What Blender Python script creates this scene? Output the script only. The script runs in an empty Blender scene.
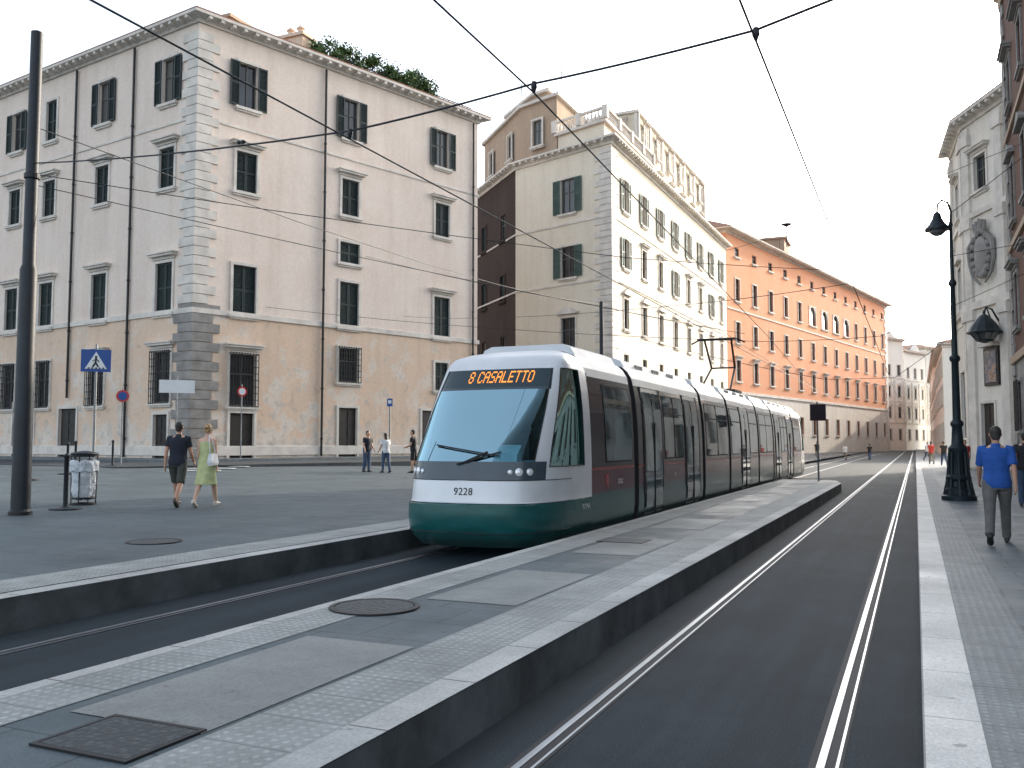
import bpy, math, random, bmesh
from mathutils import Vector, Matrix
random.seed(7)
sc=bpy.context.scene
sc.view_settings.view_transform='Standard'; sc.view_settings.look='None'; sc.view_settings.exposure=0
COL=sc.collection
R=math.radians
# ------------------------------------------------------------ mesh builder
class MB:
    def __init__(s): s.v=[];s.f=[];s.m=[]
    def add(s,vs,fs,mi=0):
        o=len(s.v); s.v+= [tuple(p) for p in vs]
        for f in fs: s.f.append(tuple(i+o for i in f)); s.m.append(mi)
    def bx(s,x0,x1,y0,y1,z0,z1,mi=0):
        s.add([(x0,y0,z0),(x1,y0,z0),(x1,y1,z0),(x0,y1,z0),(x0,y0,z1),(x1,y0,z1),(x1,y1,z1),(x0,y1,z1)],
              [(0,3,2,1),(4,5,6,7),(0,1,5,4),(1,2,6,5),(2,3,7,6),(3,0,4,7)],mi)
    def obx(s,c,ax,ay,az,mi=0):
        c=Vector(c);ax=Vector(ax);ay=Vector(ay);az=Vector(az)
        vs=[c+i*ax+j*ay+k*az for k in(-1,1) for i,j in((-1,-1),(1,-1),(1,1),(-1,1))]
        s.add(vs,[(0,3,2,1),(4,5,6,7),(0,1,5,4),(1,2,6,5),(2,3,7,6),(3,0,4,7)],mi)
    def quad(s,a,b,c,d,mi=0): s.add([a,b,c,d],[(0,1,2,3)],mi)
    def loft(s,rings,mi=0,cap=True,closed=True):
        n=len(rings[0]); vs=[p for r in rings for p in r]; fs=[]
        for k in range(len(rings)-1):
            for i in range(n if closed else n-1):
                j=(i+1)%n; fs.append((k*n+i,k*n+j,(k+1)*n+j,(k+1)*n+i))
        if cap:
            fs.append(tuple(range(n-1,-1,-1))); b=(len(rings)-1)*n; fs.append(tuple(range(b,b+n)))
        s.add(vs,fs,mi)
    def tube(s,pts,rad,n=8,mi=0,flat=1.0,side=None):
        pts=[Vector(p) for p in pts]
        if not isinstance(rad,(list,tuple)): rad=[rad]*len(pts)
        rings=[]; ref=None
        for i,p in enumerate(pts):
            t=(pts[min(i+1,len(pts)-1)]-pts[max(i-1,0)]).normalized()
            if ref is None:
                ref=Vector(side) if side else (Vector((1,0,0)) if abs(t.x)<.8 else Vector((0,1,0)))
            a=(ref-t*ref.dot(t)).normalized(); b=t.cross(a)
            rings.append([p+a*math.cos(2*math.pi*k/n)*rad[i]+b*math.sin(2*math.pi*k/n)*rad[i]*flat for k in range(n)])
        s.loft(rings,mi)
    def lathe(s,prof,c=(0,0),n=16,mi=0):
        s.loft([[(c[0]+r*math.cos(2*math.pi*k/n),c[1]+r*math.sin(2*math.pi*k/n),z) for k in range(n)] for r,z in prof],mi)
    def ball(s,c,r,n=12,m=8,mi=0):
        if not isinstance(r,(list,tuple)): r=(r,r,r)
        rings=[]
        for i in range(1,m):
            a=math.pi*i/m
            rings.append([(c[0]+r[0]*math.sin(a)*math.cos(2*math.pi*k/n),c[1]+r[1]*math.sin(a)*math.sin(2*math.pi*k/n),c[2]-r[2]*math.cos(a)) for k in range(n)])
        s.loft(rings,mi)
    def prism(s,poly,z0,z1,mi=0):
        s.loft([[(p[0],p[1],z0) for p in poly],[(p[0],p[1],z1) for p in poly]],mi)
    def mesh(s,name,mats,smooth=False):
        me=bpy.data.meshes.new(name); me.from_pydata(s.v,[],s.f)
        for m in (mats if isinstance(mats,(list,tuple)) else [mats]): me.materials.append(m)
        me.polygons.foreach_set('material_index',s.m)
        me.update()
        if smooth:
            me.polygons.foreach_set('use_smooth',[True]*len(me.polygons))
            try: me.set_sharp_from_angle(angle=R(40))
            except Exception: pass
        return me
def ob(name,me,parent=None,loc=(0,0,0),rz=0,label=None,cat=None,group=None,kind=None):
    o=bpy.data.objects.new(name,me); COL.objects.link(o)
    o.location=loc; o.rotation_euler=(0,0,rz)
    if parent: o.parent=parent
    if label:o['label']=label
    if cat:o['category']=cat
    if group:o['group']=group
    if kind:o['kind']=kind
    return o
def mk(name,mb,mats,parent=None,smooth=False,**k): return ob(name,mb.mesh(name,mats,smooth),parent,**k)
def copy_thing(src,loc,rz,label=None):
    kids={}
    for o in bpy.data.objects:
        if o.parent: kids.setdefault(o.parent.name,[]).append(o)
    def rec(o,par):
        c=o.copy(); COL.objects.link(c)
        if par: c.parent=par
        for ch in list(kids.get(o.name,[])): rec(ch,c)
        return c
    c=rec(src,None); c.location=loc; c.rotation_euler=(0,0,rz)
    if label:c['label']=label
    return c
# ------------------------------------------------------------ materials
class NT:
    def __init__(s,name):
        s.m=bpy.data.materials.new(name); s.m.use_nodes=True; s.t=s.m.node_tree; s.t.nodes.clear()
        s.out=s.n('ShaderNodeOutputMaterial'); s.b=s.n('ShaderNodeBsdfPrincipled'); s.l(s.b.outputs[0],s.out.inputs[0])
        s.pos=s.n('ShaderNodeNewGeometry').outputs['Position']
    def n(s,t,**k):
        x=s.t.nodes.new(t)
        for a,b in k.items(): setattr(x,a,b)
        return x
    def l(s,a,b): s.t.links.new(a,b)
    def map(s,sc=(1,1,1),vec=None,rot=(0,0,0)):
        x=s.n('ShaderNodeMapping'); x.inputs['Scale'].default_value=sc; x.inputs['Rotation'].default_value=rot; s.l(vec or s.pos,x.inputs[0]); return x.outputs[0]
    def noise(s,scale,detail=5,vec=None,rough=.6):
        x=s.n('ShaderNodeTexNoise'); x.inputs['Scale'].default_value=scale; x.inputs['Detail'].default_value=detail; x.inputs['Roughness'].default_value=rough
        s.l(vec or s.pos,x.inputs['Vector']); return x.outputs['Fac']
    def ramp(s,fac,stops):
        x=s.n('ShaderNodeValToRGB'); e=x.color_ramp.elements
        while len(e)>1: e.remove(e[0])
        for i,(p,c) in enumerate(stops):
            if not isinstance(c,(tuple,list)): c=(c,c,c)
            el=e[0] if i==0 else e.new(p)
            el.position=p; el.color=(*c[:3],1)
        s.l(fac,x.inputs[0]); return x.outputs[0]
    def mix(s,fac,a,b,mode='MIX'):
        x=s.n('ShaderNodeMix',data_type='RGBA',blend_type=mode)
        for i,v in ((0,fac),(6,a),(7,b)):
            if hasattr(v,'links'): s.l(v,x.inputs[i])
            elif i==0: x.inputs[0].default_value=v
            else: x.inputs[i].default_value=(*v[:3],1)
        return x.outputs[2]
    def math(s,op,a,b=0):
        x=s.n('ShaderNodeMath',operation=op)
        for i,v in ((0,a),(1,b)):
            if hasattr(v,'links'): s.l(v,x.inputs[i])
            else: x.inputs[i].default_value=v
        return x.outputs[0]
    def bump(s,h,strength=.3,dist=.02):
        x=s.n('ShaderNodeBump'); x.inputs['Strength'].default_value=strength; x.inputs['Distance'].default_value=dist
        s.l(h,x.inputs['Height']); s.l(x.outputs[0],s.b.inputs['Normal'])
    def fin(s,col=None,rough=.7,metal=0,spec=None):
        if col is not None:
            if hasattr(col,'links'): s.l(col,s.b.inputs['Base Color'])
            else: s.b.inputs['Base Color'].default_value=(*col[:3],1)
        if hasattr(rough,'links'): s.l(rough,s.b.inputs['Roughness'])
        else: s.b.inputs['Roughness'].default_value=rough
        s.b.inputs['Metallic'].default_value=metal
        if spec is not None: s.b.inputs['Specular IOR Level'].default_value=spec
        return s.m
def plain(name,col,rough=.6,metal=0,var=.12,vs=3,bump=0,bs=40,spec=None):
    t=NT(name); f=t.noise(vs,6)
    c=t.ramp(f,[(.3,[x*(1-var) for x in col]),(.7,[min(1,x*(1+var)) for x in col])])
    if bump: t.bump(t.noise(bs,4),bump,.01)
    return t.fin(c,rough,metal,spec)
def stucco(name,col,stain,amt=.5,rough=.9,low=None):
    t=NT(name)
    f1=t.ramp(t.noise(.35,8,rough=.65),[(.35,0),(.7,1)])
    f2=t.ramp(t.noise(1.0,6,t.map((1.3,1.3,.12))),[(.45,0),(.72,1)])
    c=t.mix(t.math('MULTIPLY',f1,amt),col,stain)
    c=t.mix(t.math('MULTIPLY',f2,amt*.6),c,[x*.78 for x in stain])
    if low:
        sx=t.n('ShaderNodeSeparateXYZ'); t.l(t.pos,sx.inputs[0])
        hgt=t.ramp(t.math('DIVIDE',sx.outputs[2],9.0),[(.1,.85),(.35,.4),(.9,.15)])
        pt=t.ramp(t.math('ADD',t.noise(.8,7,rough=.7),t.math('MULTIPLY',hgt,.24)),[(.58,0),(.66,1)])
        c=t.mix(t.math('MULTIPLY',pt,.75),c,low)
        dk=t.ramp(t.math('ADD',t.noise(1.6,6),t.math('MULTIPLY',hgt,.2)),[(.62,1),(.8,.68)])
        c=t.mix(1,c,dk,'MULTIPLY')
    f3=t.ramp(t.noise(6,4),[(.3,.93),(.7,1.05)])
    c=t.mix(1,c,f3,'MULTIPLY')
    t.bump(t.noise(25,5),.25,.01)
    return t.fin(c,rough,spec=.2)
def slab(name,c1,c2,mortar,w,h,rot=0,rough=.6,ms=.006,stain=.35,off=.5,spec=.35):
    t=NT(name)
    b=t.n('ShaderNodeTexBrick'); b.offset=off; b.inputs['Scale'].default_value=1
    b.inputs['Brick Width'].default_value=w; b.inputs['Row Height'].default_value=h; b.inputs['Mortar Size'].default_value=ms
    b.inputs['Color1'].default_value=(*c1,1); b.inputs['Color2'].default_value=(*c2,1); b.inputs['Mortar'].default_value=(*mortar,1)
    t.l(t.map((1,1,1),rot=(0,0,R(rot))),b.inputs['Vector'])
    f=t.ramp(t.noise(.7,9,rough=.7),[(.3,1-stain),(.65,1.1)])
    c=t.mix(1,b.outputs['Color'],f,'MULTIPLY')
    g=t.ramp(t.noise(60,3),[(.3,.8),(.7,1.17)])
    c=t.mix(1,c,g,'MULTIPLY')
    sp=t.ramp(t.noise(9,2),[(.68,1),(.74,.6)])
    c=t.mix(1,c,sp,'MULTIPLY')
    gum=t.n('ShaderNodeTexVoronoi'); gum.inputs['Scale'].default_value=3.3; t.l(t.pos,gum.inputs['Vector'])
    gm=t.ramp(gum.outputs['Distance'],[(.045,.62),(.07,1)])
    c=t.mix(1,c,gm,'MULTIPLY')
    h_=t.math('SUBTRACT',t.math('MULTIPLY',t.noise(70,3),.3),t.math('MULTIPLY',b.outputs['Fac'],1))
    t.bump(h_,.35,.006)
    r=t.ramp(t.noise(1.3,6),[(.3,max(.05,rough-.15)),(.7,rough+.12)])
    return t.fin(c,r,spec=spec)
def dots(name,col,per=.07,tile=.42):
    t=NT(name)
    sx=t.n('ShaderNodeSeparateXYZ'); t.l(t.pos,sx.inputs[0])
    def fr(o,p): return t.math('SUBTRACT',t.math('FRACT',t.math('DIVIDE',o,p)),.5)
    a=fr(sx.outputs[0],per); b=fr(sx.outputs[1],per)
    d=t.math('SQRT',t.math('ADD',t.math('MULTIPLY',a,a),t.math('MULTIPLY',b,b)))
    wear=t.ramp(t.noise(2.3,7,rough=.7),[(.38,.1),(.55,1)])
    k=t.math('MULTIPLY',t.ramp(d,[(.2,1),(.34,0)]),wear)
    j=t.math('ABSOLUTE',fr(sx.outputs[1],tile)); jm=t.ramp(j,[(.485,1),(.495,.5)])
    f=t.ramp(t.noise(1.4,9,rough=.75),[(.3,.6),(.65,1.1)])
    g=t.ramp(t.noise(45,4),[(.3,.85),(.7,1.1)])
    c=t.mix(k,[x*.84 for x in col],[min(1,x*1.2) for x in col])
    c=t.mix(1,c,f,'MULTIPLY'); c=t.mix(1,c,g,'MULTIPLY'); c=t.mix(1,c,jm,'MULTIPLY')
    t.bump(k,.7,.008)
    return t.fin(c,.7)
def asphalt(name,col,rough=.75,spec=.3):
    t=NT(name)
    f=t.ramp(t.noise(.5,9,rough=.7),[(.3,.7),(.7,1.35)])
    g=t.ramp(t.noise(90,2),[(.35,.6),(.65,1.5)])
    st=t.ramp(t.noise(1,5,t.map((3,.15,1))),[(.4,.8),(.65,1.2)])
    c=t.mix(1,col,f,'MULTIPLY'); c=t.mix(1,c,g,'MULTIPLY'); c=t.mix(1,c,st,'MULTIPLY')
    t.bump(t.noise(110,3),.5,.006)
    return t.fin(c,rough,spec=spec)
def glass(name,col,rough=.04,spec=.8,vs=.6,curt=False):
    t=NT(name); f=t.noise(vs,2)
    c=t.ramp(f,[(.4,[x*.5 for x in col]),(.6,[x*1.6 for x in col])])
    if curt:
        oi=t.n('ShaderNodeObjectInfo'); k=t.ramp(oi.outputs['Random'],[(.62,0),(.8,.35),(1,1)])
        c=t.mix(k,c,(.16,.155,.14))
    return t.fin(c,rough,0,spec)

m_pale=stucco('stucco_pale_cream',(.80,.69,.60),(.67,.53,.44),.5)
m_peach=stucco('stucco_peach',(.72,.53,.39),(.66,.53,.42),.7,low=(.70,.64,.57))
m_stone=plain('stone_travertine',(.64,.59,.53),.85,var=.18,vs=1.2,bump=.3,bs=12)
m_stoned=plain('stone_grey',(.25,.235,.22),.85,var=.3,vs=1.6,bump=.4,bs=8)
m_cream=stucco('stucco_cream',(.76,.69,.57),(.66,.56,.44),.5)
m_tan=stucco('stucco_tan',(.45,.34,.25),(.32,.24,.18),.6)
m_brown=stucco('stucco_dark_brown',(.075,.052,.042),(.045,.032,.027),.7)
m_orange=stucco('stucco_orange',(.74,.32,.17),(.70,.41,.27),.5)
m_white=stucco('stucco_white',(.78,.73,.65),(.62,.55,.48),.5)
m_redbrown=stucco('stucco_red_brown',(.16,.085,.062),(.10,.06,.048),.7)
m_tile=plain('roof_tile',(.25,.13,.085),.9,var=.35,vs=4,bump=.6,bs=9)
m_shut=plain('shutter_green',(.009,.022,.022),.6,var=.3,vs=1)
m_shutg=plain('shutter_sage',(.07,.115,.10),.6,var=.2,vs=1)
m_frame=plain('window_frame_paint',(.10,.10,.095),.6)
m_wood=plain('door_wood',(.014,.011,.010),.6,var=.3)
m_glassd=glass('window_glass_dark',(.02,.025,.03),.06,.5,curt=True)
m_iron=plain('wrought_iron',(.012,.013,.015),.5,.2)
m_pole=plain('pole_paint_dark',(.012,.016,.022),.55,.1,var=.3)
m_lampg=plain('lamp_green_black',(.008,.018,.024),.5,.2,var=.3)
m_wire=plain('wire_metal',(.015,.018,.024),.6,.1)
t=NT('rail_steel'); c_=t.ramp(t.noise(1.5,6,t.map((8,.3,1))),[(.3,(.24,.26,.28)),(.7,(.5,.53,.56))]); m_steel=t.fin(c_,.38,1)
m_steeld=plain('rail_rust',(.03,.03,.032),.75,.1)
m_asph=asphalt('asphalt_track',(.018,.028,.036),.8,.25)
m_asph2=asphalt('asphalt_road',(.045,.053,.06),.75,.25)
m_piazza=slab('paving_piazza',(.068,.094,.108),(.082,.108,.122),(.028,.038,.045),1.2,.6,0,.6,stain=.32,ms=.008)
m_island=slab('paving_island',(.078,.106,.118),(.102,.13,.142),(.036,.048,.053),.62,.62,0,.6,stain=.38)
m_panel=slab('paving_light_panel',(.235,.25,.245),(.265,.275,.265),(.2,.2,.19),6,6,0,.6,ms=.002,stain=.4)
m_tact=dots('tactile_paving',(.345,.365,.355))
m_tactr=dots('tactile_paving_pale',(.26,.28,.28))
m_kerb=slab('kerb_travertine',(.42,.43,.42),(.50,.50,.48),(.15,.15,.14),5,.95,0,.7,ms=.008,stain=.4,off=0)
m_kerbr=slab('kerb_white_stone',(.66,.65,.61),(.74,.72,.67),(.3,.3,.29),5,1.1,0,.7,ms=.006,stain=.3,off=0)
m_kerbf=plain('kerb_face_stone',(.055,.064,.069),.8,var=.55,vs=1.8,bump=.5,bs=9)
m_side=slab('paving_side',(.12,.145,.158),(.145,.17,.182),(.065,.07,.075),.5,.5,0,.65,stain=.35)
m_white_paint=plain('road_paint',(.6,.6,.58),.7,var=.3,vs=5)

# ------------------------------------------------------------ world, sun, camera
w=bpy.data.worlds.new('World'); sc.world=w; w.use_nodes=True
nt=w.node_tree; bg=nt.nodes['Background']
sky=nt.nodes.new('ShaderNodeTexSky'); sky.sky_type='NISHITA'; sky.sun_disc=False
AZ,EL=21,20
sky.sun_elevation=R(EL); sky.sun_rotation=R(AZ); sky.air_density=1.0; sky.dust_density=3.0; sky.ozone_density=1.0
hs=nt.nodes.new('ShaderNodeHueSaturation'); hs.inputs['Saturation'].default_value=.45; hs.inputs['Value'].default_value=3.15
tn=nt.nodes.new('ShaderNodeMix'); tn.data_type='RGBA'; tn.blend_type='MULTIPLY'; tn.inputs[0].default_value=1; tn.inputs[7].default_value=(.98,1,1.02,1)
nt.links.new(sky.outputs[0],hs.inputs['Color']); nt.links.new(hs.outputs[0],tn.inputs[6]); nt.links.new(tn.outputs[2],bg.inputs[0]); bg.inputs[1].default_value=.15
sd=bpy.data.lights.new('sun','SUN'); sd.energy=5; sd.angle=R(.6); sd.color=(1,.87,.70)
so=bpy.data.objects.new('sun',sd); COL.objects.link(so)
sv=Vector((math.sin(R(AZ))*math.cos(R(EL)),math.cos(R(AZ))*math.cos(R(EL)),math.sin(R(EL))))
so.rotation_euler=sv.to_track_quat('Z','Y').to_euler(); so.location=sv*60
cd=bpy.data.cameras.new('camera'); cam=bpy.data.objects.new('camera',cd); COL.objects.link(cam); sc.camera=cam
cd.sensor_width=36; cd.lens=36*900/1024; cd.clip_end=3000; cd.clip_start=.05
cam.location=(0,0,1.69); cam.rotation_euler=(R(90+3.75),0,R(24.1))

# ------------------------------------------------------------ ground
def strip(name,xs,y0,y1,z,mat,label=None,kind='structure',n=1):
    mb=MB(); mb.quad((xs[0],y0,z),(xs[1],y0,z),(xs[1],y1,z),(xs[0],y1,z)); return mk(name,mb,mat,kind=kind)
def lerp(x,T):
    if x<=T[0][0]: return T[0][1]
    for (a,b),(c,d) in zip(T,T[1:]):
        if x<=c: return b+(d-b)*(x-a)/(c-a)
    return T[-1][1]
def gz(x): return lerp(x,[(-30,.72),(-20,.44),(-7.4,.31)])
mb=MB(); mb.quad((-900,-200,-.03),(900,-200,-.03),(900,1500,-.03),(-900,1500,-.03)); mk('ground',mb,m_asph2,kind='structure')
strip('road',(-7.4,0),-15,300,0,m_asph)
mb=MB(); xs=[-110,-60,-30,-20,-14,-8.0]; ys=[(-15,1),(36,1),(50,.7),(64,.6)]
for i in range(len(xs)-1):
    for j in range(len(ys)-1):
        P=[(xs[a],ys[b][0],gz(xs[a])*ys[b][1]) for a,b in((i,j),(i+1,j),(i+1,j+1),(i,j+1))]; mb.quad(*P)
mk('piazza_pavement',mb,m_piazza,kind='structure')
mb=MB(); mb.quad((-110,64,.2),(-8,64,.2),(-8,300,.1),(-110,300,.1)); mk('street_pavement',mb,m_asph2,kind='structure')
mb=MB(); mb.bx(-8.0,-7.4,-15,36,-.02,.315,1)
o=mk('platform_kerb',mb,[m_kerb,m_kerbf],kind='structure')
strip('platform_kerb_top',(-7.65,-7.4),-15,36,.3195,m_kerb); strip('platform_tactile_strip',(-8.35,-7.65),-15,36,.326,m_tact)
poly=[(-4.69,-8),(-2.36,-8),(-2.36,33),(-2.7,35.3),(-3.3,36),(-4.69,36)]
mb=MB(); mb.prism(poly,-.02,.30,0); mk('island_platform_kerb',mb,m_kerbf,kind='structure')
strip('island_paving',(-4.69,-2.36),-8,33,.304,m_island)
mb=MB(); mb.prism([(-4.69,33),(-2.36,33),(-2.7,35.3),(-3.3,36),(-4.69,36)],.3,.304); mk('island_paving_end',mb,m_panel,kind='structure')
strip('island_tactile_strip',(-4.56,-4.13),-8,33,.308,m_tact)
strip('island_kerb_top',(-4.69,-4.56),-8,33,.309,m_kerb)
strip('island_tactile_strip',(-3.1,-2.58),-8,33,.308,m_tact)
strip('island_kerb_top',(-2.58,-2.356),-8,33,.309,m_kerb)
mb=MB(); y=-4.0
while y<31: mb.quad((-4.02,y,.3085),(-3.14,y,.3085),(-3.14,y+2.0,.3085),(-4.02,y+2.0,.3085)); y+=3.7
mk('island_light_paving',mb,m_panel,kind='structure')
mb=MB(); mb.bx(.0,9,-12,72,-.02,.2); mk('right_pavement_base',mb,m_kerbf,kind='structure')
strip('right_kerb_top',(-.004,.28),-12,72,.206,m_kerbr); strip('right_tactile_strip',(.28,.72),-12,72,.205,m_tactr); strip('right_pavement',(.72,9),-12,72,.204,m_side)
mb=MB(); mb.bx(.0,12,72.02,300,-.02,.15); mk('far_pavement',mb,m_side,kind='structure')
def rail(x):
    mb=MB()
    for a,b,mi,z in((x-.08,x+.085,1,.004),(x-.04,x+.0,0,.009),(x+.052,x+.068,0,.008)):
        mb.bx(a,b,-12,300,-.05,z,mi)
    mk('tram_rail',mb,[m_steel,m_steeld],kind='structure')
for cx in(-1.2,-6.05):
    rail(cx-.7225); rail(cx+.7225)
mb=MB()
for k in range(6):
    x=-26-.9*k; y=27+1.9*k; mb.obx((x,y,gz(x)+.012),(1.2,.5,0),(-.1,.22,0),(0,0,.004))
mk('crossing_marking',mb,m_white_paint,kind='structure')
C=Vector((-35.25,36.8)); Rr=Vector((-28.3,57.2)); L=Vector((-67.6,41.8)); BK=Rr+L-C
def offp(poly,d):
    n=len(poly); out=[]
    for i in range(n):
        p0=Vector(poly[i-1][:2]);p1=Vector(poly[i][:2]);p2=Vector(poly[(i+1)%n][:2])
        a=(p1-p0).normalized(); b=(p2-p1).normalized()
        n1=Vector((a.y,-a.x)); n2=Vector((b.y,-b.x)); k=1+n1.dot(n2)
        out.append(tuple(p1+(n1+n2)*(d/max(k,.3))))
    return out
p1=[C,Rr,BK,L]
mb=MB(); mb.prism(offp(p1,9.5),.2,.745,0); mk('side_road',mb,m_asph2,kind='structure')
mb=MB(); mb.prism(offp(p1,3.0),.3,.86,0); mk('corner_pavement',mb,m_side,kind='structure')

# ------------------------------------------------------------ windows
WC={}
def winmeshes(style,w,h,fr,sh):
    key=(style,round(w,2),round(h,2),fr.name,sh.name)
    if key in WC: return WC[key]
    parts=[]
    arch=style.startswith('arch')
    mb=MB(); mb.quad((-w/2,-.22,-h/2),(w/2,-.22,-h/2),(w/2,-.22,h/2),(-w/2,-.22,h/2)); parts.append(('window',mb.mesh('window',m_glassd)))
    mb=MB(); t=.16
    if style!='bare':
        mb.bx(-w/2-t,-w/2,-.02,.07,-h/2,h/2); mb.bx(w/2,w/2+t,-.02,.07,-h/2,h/2); mb.bx(-w/2-t,w/2+t,-.02,.075,h/2,h/2+t)
    mb.bx(-.035,.035,-.22,-.16,-h/2,h/2,1)
    mb.bx(-w/2,-w/2+.07,-.22,-.15,-h/2,h/2,1); mb.bx(w/2-.07,w/2,-.22,-.15,-h/2,h/2,1)
    for zz in((-h/2+.04),(h*.12),(h/2-.04)): mb.bx(-w/2+.07,w/2-.07,-.218,-.165,zz-.035,zz+.035,1)
    if arch:
        for s in(-1,1):
            pts=[(s*w/2,h/2)]+[(s*w/2*math.cos(a),h/2-w/2+w/2*math.sin(a)) for a in [i*math.pi/16 for i in range(0,9)]]
            mb.loft([[(x,-.16,z) for x,z in pts],[(x,.03,z) for x,z in pts]])
    parts.append(('frame',mb.mesh('frame',[fr,m_frame])))
    mb=MB(); mb.bx(-w/2-.25,w/2+.25,-.05,.2,-h/2-.16,-h/2); mb.bx(-w/2-.18,w/2+.18,-.03,.12,-h/2-.26,-h/2-.16); parts.append(('sill',mb.mesh('sill',fr)))
    if 'hood' in style:
        mb=MB(); z=h/2+.34; mb.bx(-w/2-.22,w/2+.22,-.02,.12,h/2+.19,z); mb.bx(-w/2-.36,w/2+.36,-.02,.34,z,z+.12); mb.bx(-w/2-.42,w/2+.42,-.02,.42,z+.12,z+.2)
        parts.append(('window_hood',mb.mesh('window_hood',fr)))
    if 'ped' in style:
        mb=MB(); z=h/2+.3; W=w/2+.4
        mb.bx(-W,W,-.02,.3,z,z+.12)
        mb.loft([[(-W,-.02,z+.12),(W,-.02,z+.12),(0,-.02,z+.62)],[(-W,.26,z+.12),(W,.26,z+.12),(0,.26,z+.62)]])
        parts.append(('window_hood',mb.mesh('window_hood',fr)))
    def leaf(mb,x0,x1,y):
        mb.bx(x0,x0+.07,y,y+.05,-h/2+.02,h/2-.02); mb.bx(x1-.07,x1,y,y+.05,-h/2+.02,h/2-.02)
        for z in(-h/2+.02,-.04,h/2-.11): mb.bx(x0+.07,x1-.07,y,y+.048,z,z+.09)
        n=int(h/.11)
        for i in range(n):
            z=-h/2+.08+i*(h-.16)/n
            mb.obx(((x0+x1)/2,y+.025,z+.03),((x1-x0)/2-.07,0,0),(0,.02,-.022),(0,.006,.006))
        mb.quad((x0+.07,y+.006,-h/2+.03),(x1-.07,y+.006,-h/2+.03),(x1-.07,y+.006,h/2-.03),(x0+.07,y+.006,h/2-.03))
    if 'closed' in style:
        for s in(0,1):
            mb=MB(); leaf(mb,-w/2+.01 if s else .01,-.01 if s else w/2-.01,-.12); parts.append(('shutter',mb.mesh('shutter',sh)))
    if 'open' in style:
        for s in(0,1):
            mb=MB(); leaf(mb,*((-w-.02,-w/2-.02) if s else (w/2+.02,w+.02)),.085); parts.append(('shutter',mb.mesh('shutter',sh)))
    if 'grille' in style:
        mb=MB(); y=.22; 
        for i in range(int(w/.17)+2): 
            x=-w/2-.08+i*(w+.16)/(int(w/.17)+1); mb.bx(x-.018,x+.018,y-.018,y+.018,-h/2-.05,h/2+.08)
        for i in range(int(h/.4)+2):
            z=-h/2-.03+i*(h+.06)/(int(h/.4)+1); mb.bx(-w/2-.1,w/2+.1,y-.03,y-.01,z-.02,z+.02)
        for s in(-1,1):
            for z in(-h/2,h/2): mb.bx(s*(w/2+.09)-.02,s*(w/2+.09)+.02,0,y,z-.02,z+.02)
        parts.append(('grille',mb.mesh('grille',m_iron)))
    if style.startswith('door'):
        mb=MB(); mb.bx(-w/2+.02,w/2-.02,-.2,-.12,-h/2,h/2)
        for s in(-1,1):
            for k in range(3): 
                z=-h/2+.15+k*(h-.2)/3; mb.bx(min(s*.08,s*(w/2-.12)),max(s*.08,s*(w/2-.12)),-.12,-.09,z,z+(h-.2)/3-.12)
        parts[0]=('door',mb.mesh('door',m_wood)); parts=[parts[0],parts[1]]
    WC[key]=parts; return parts
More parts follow.
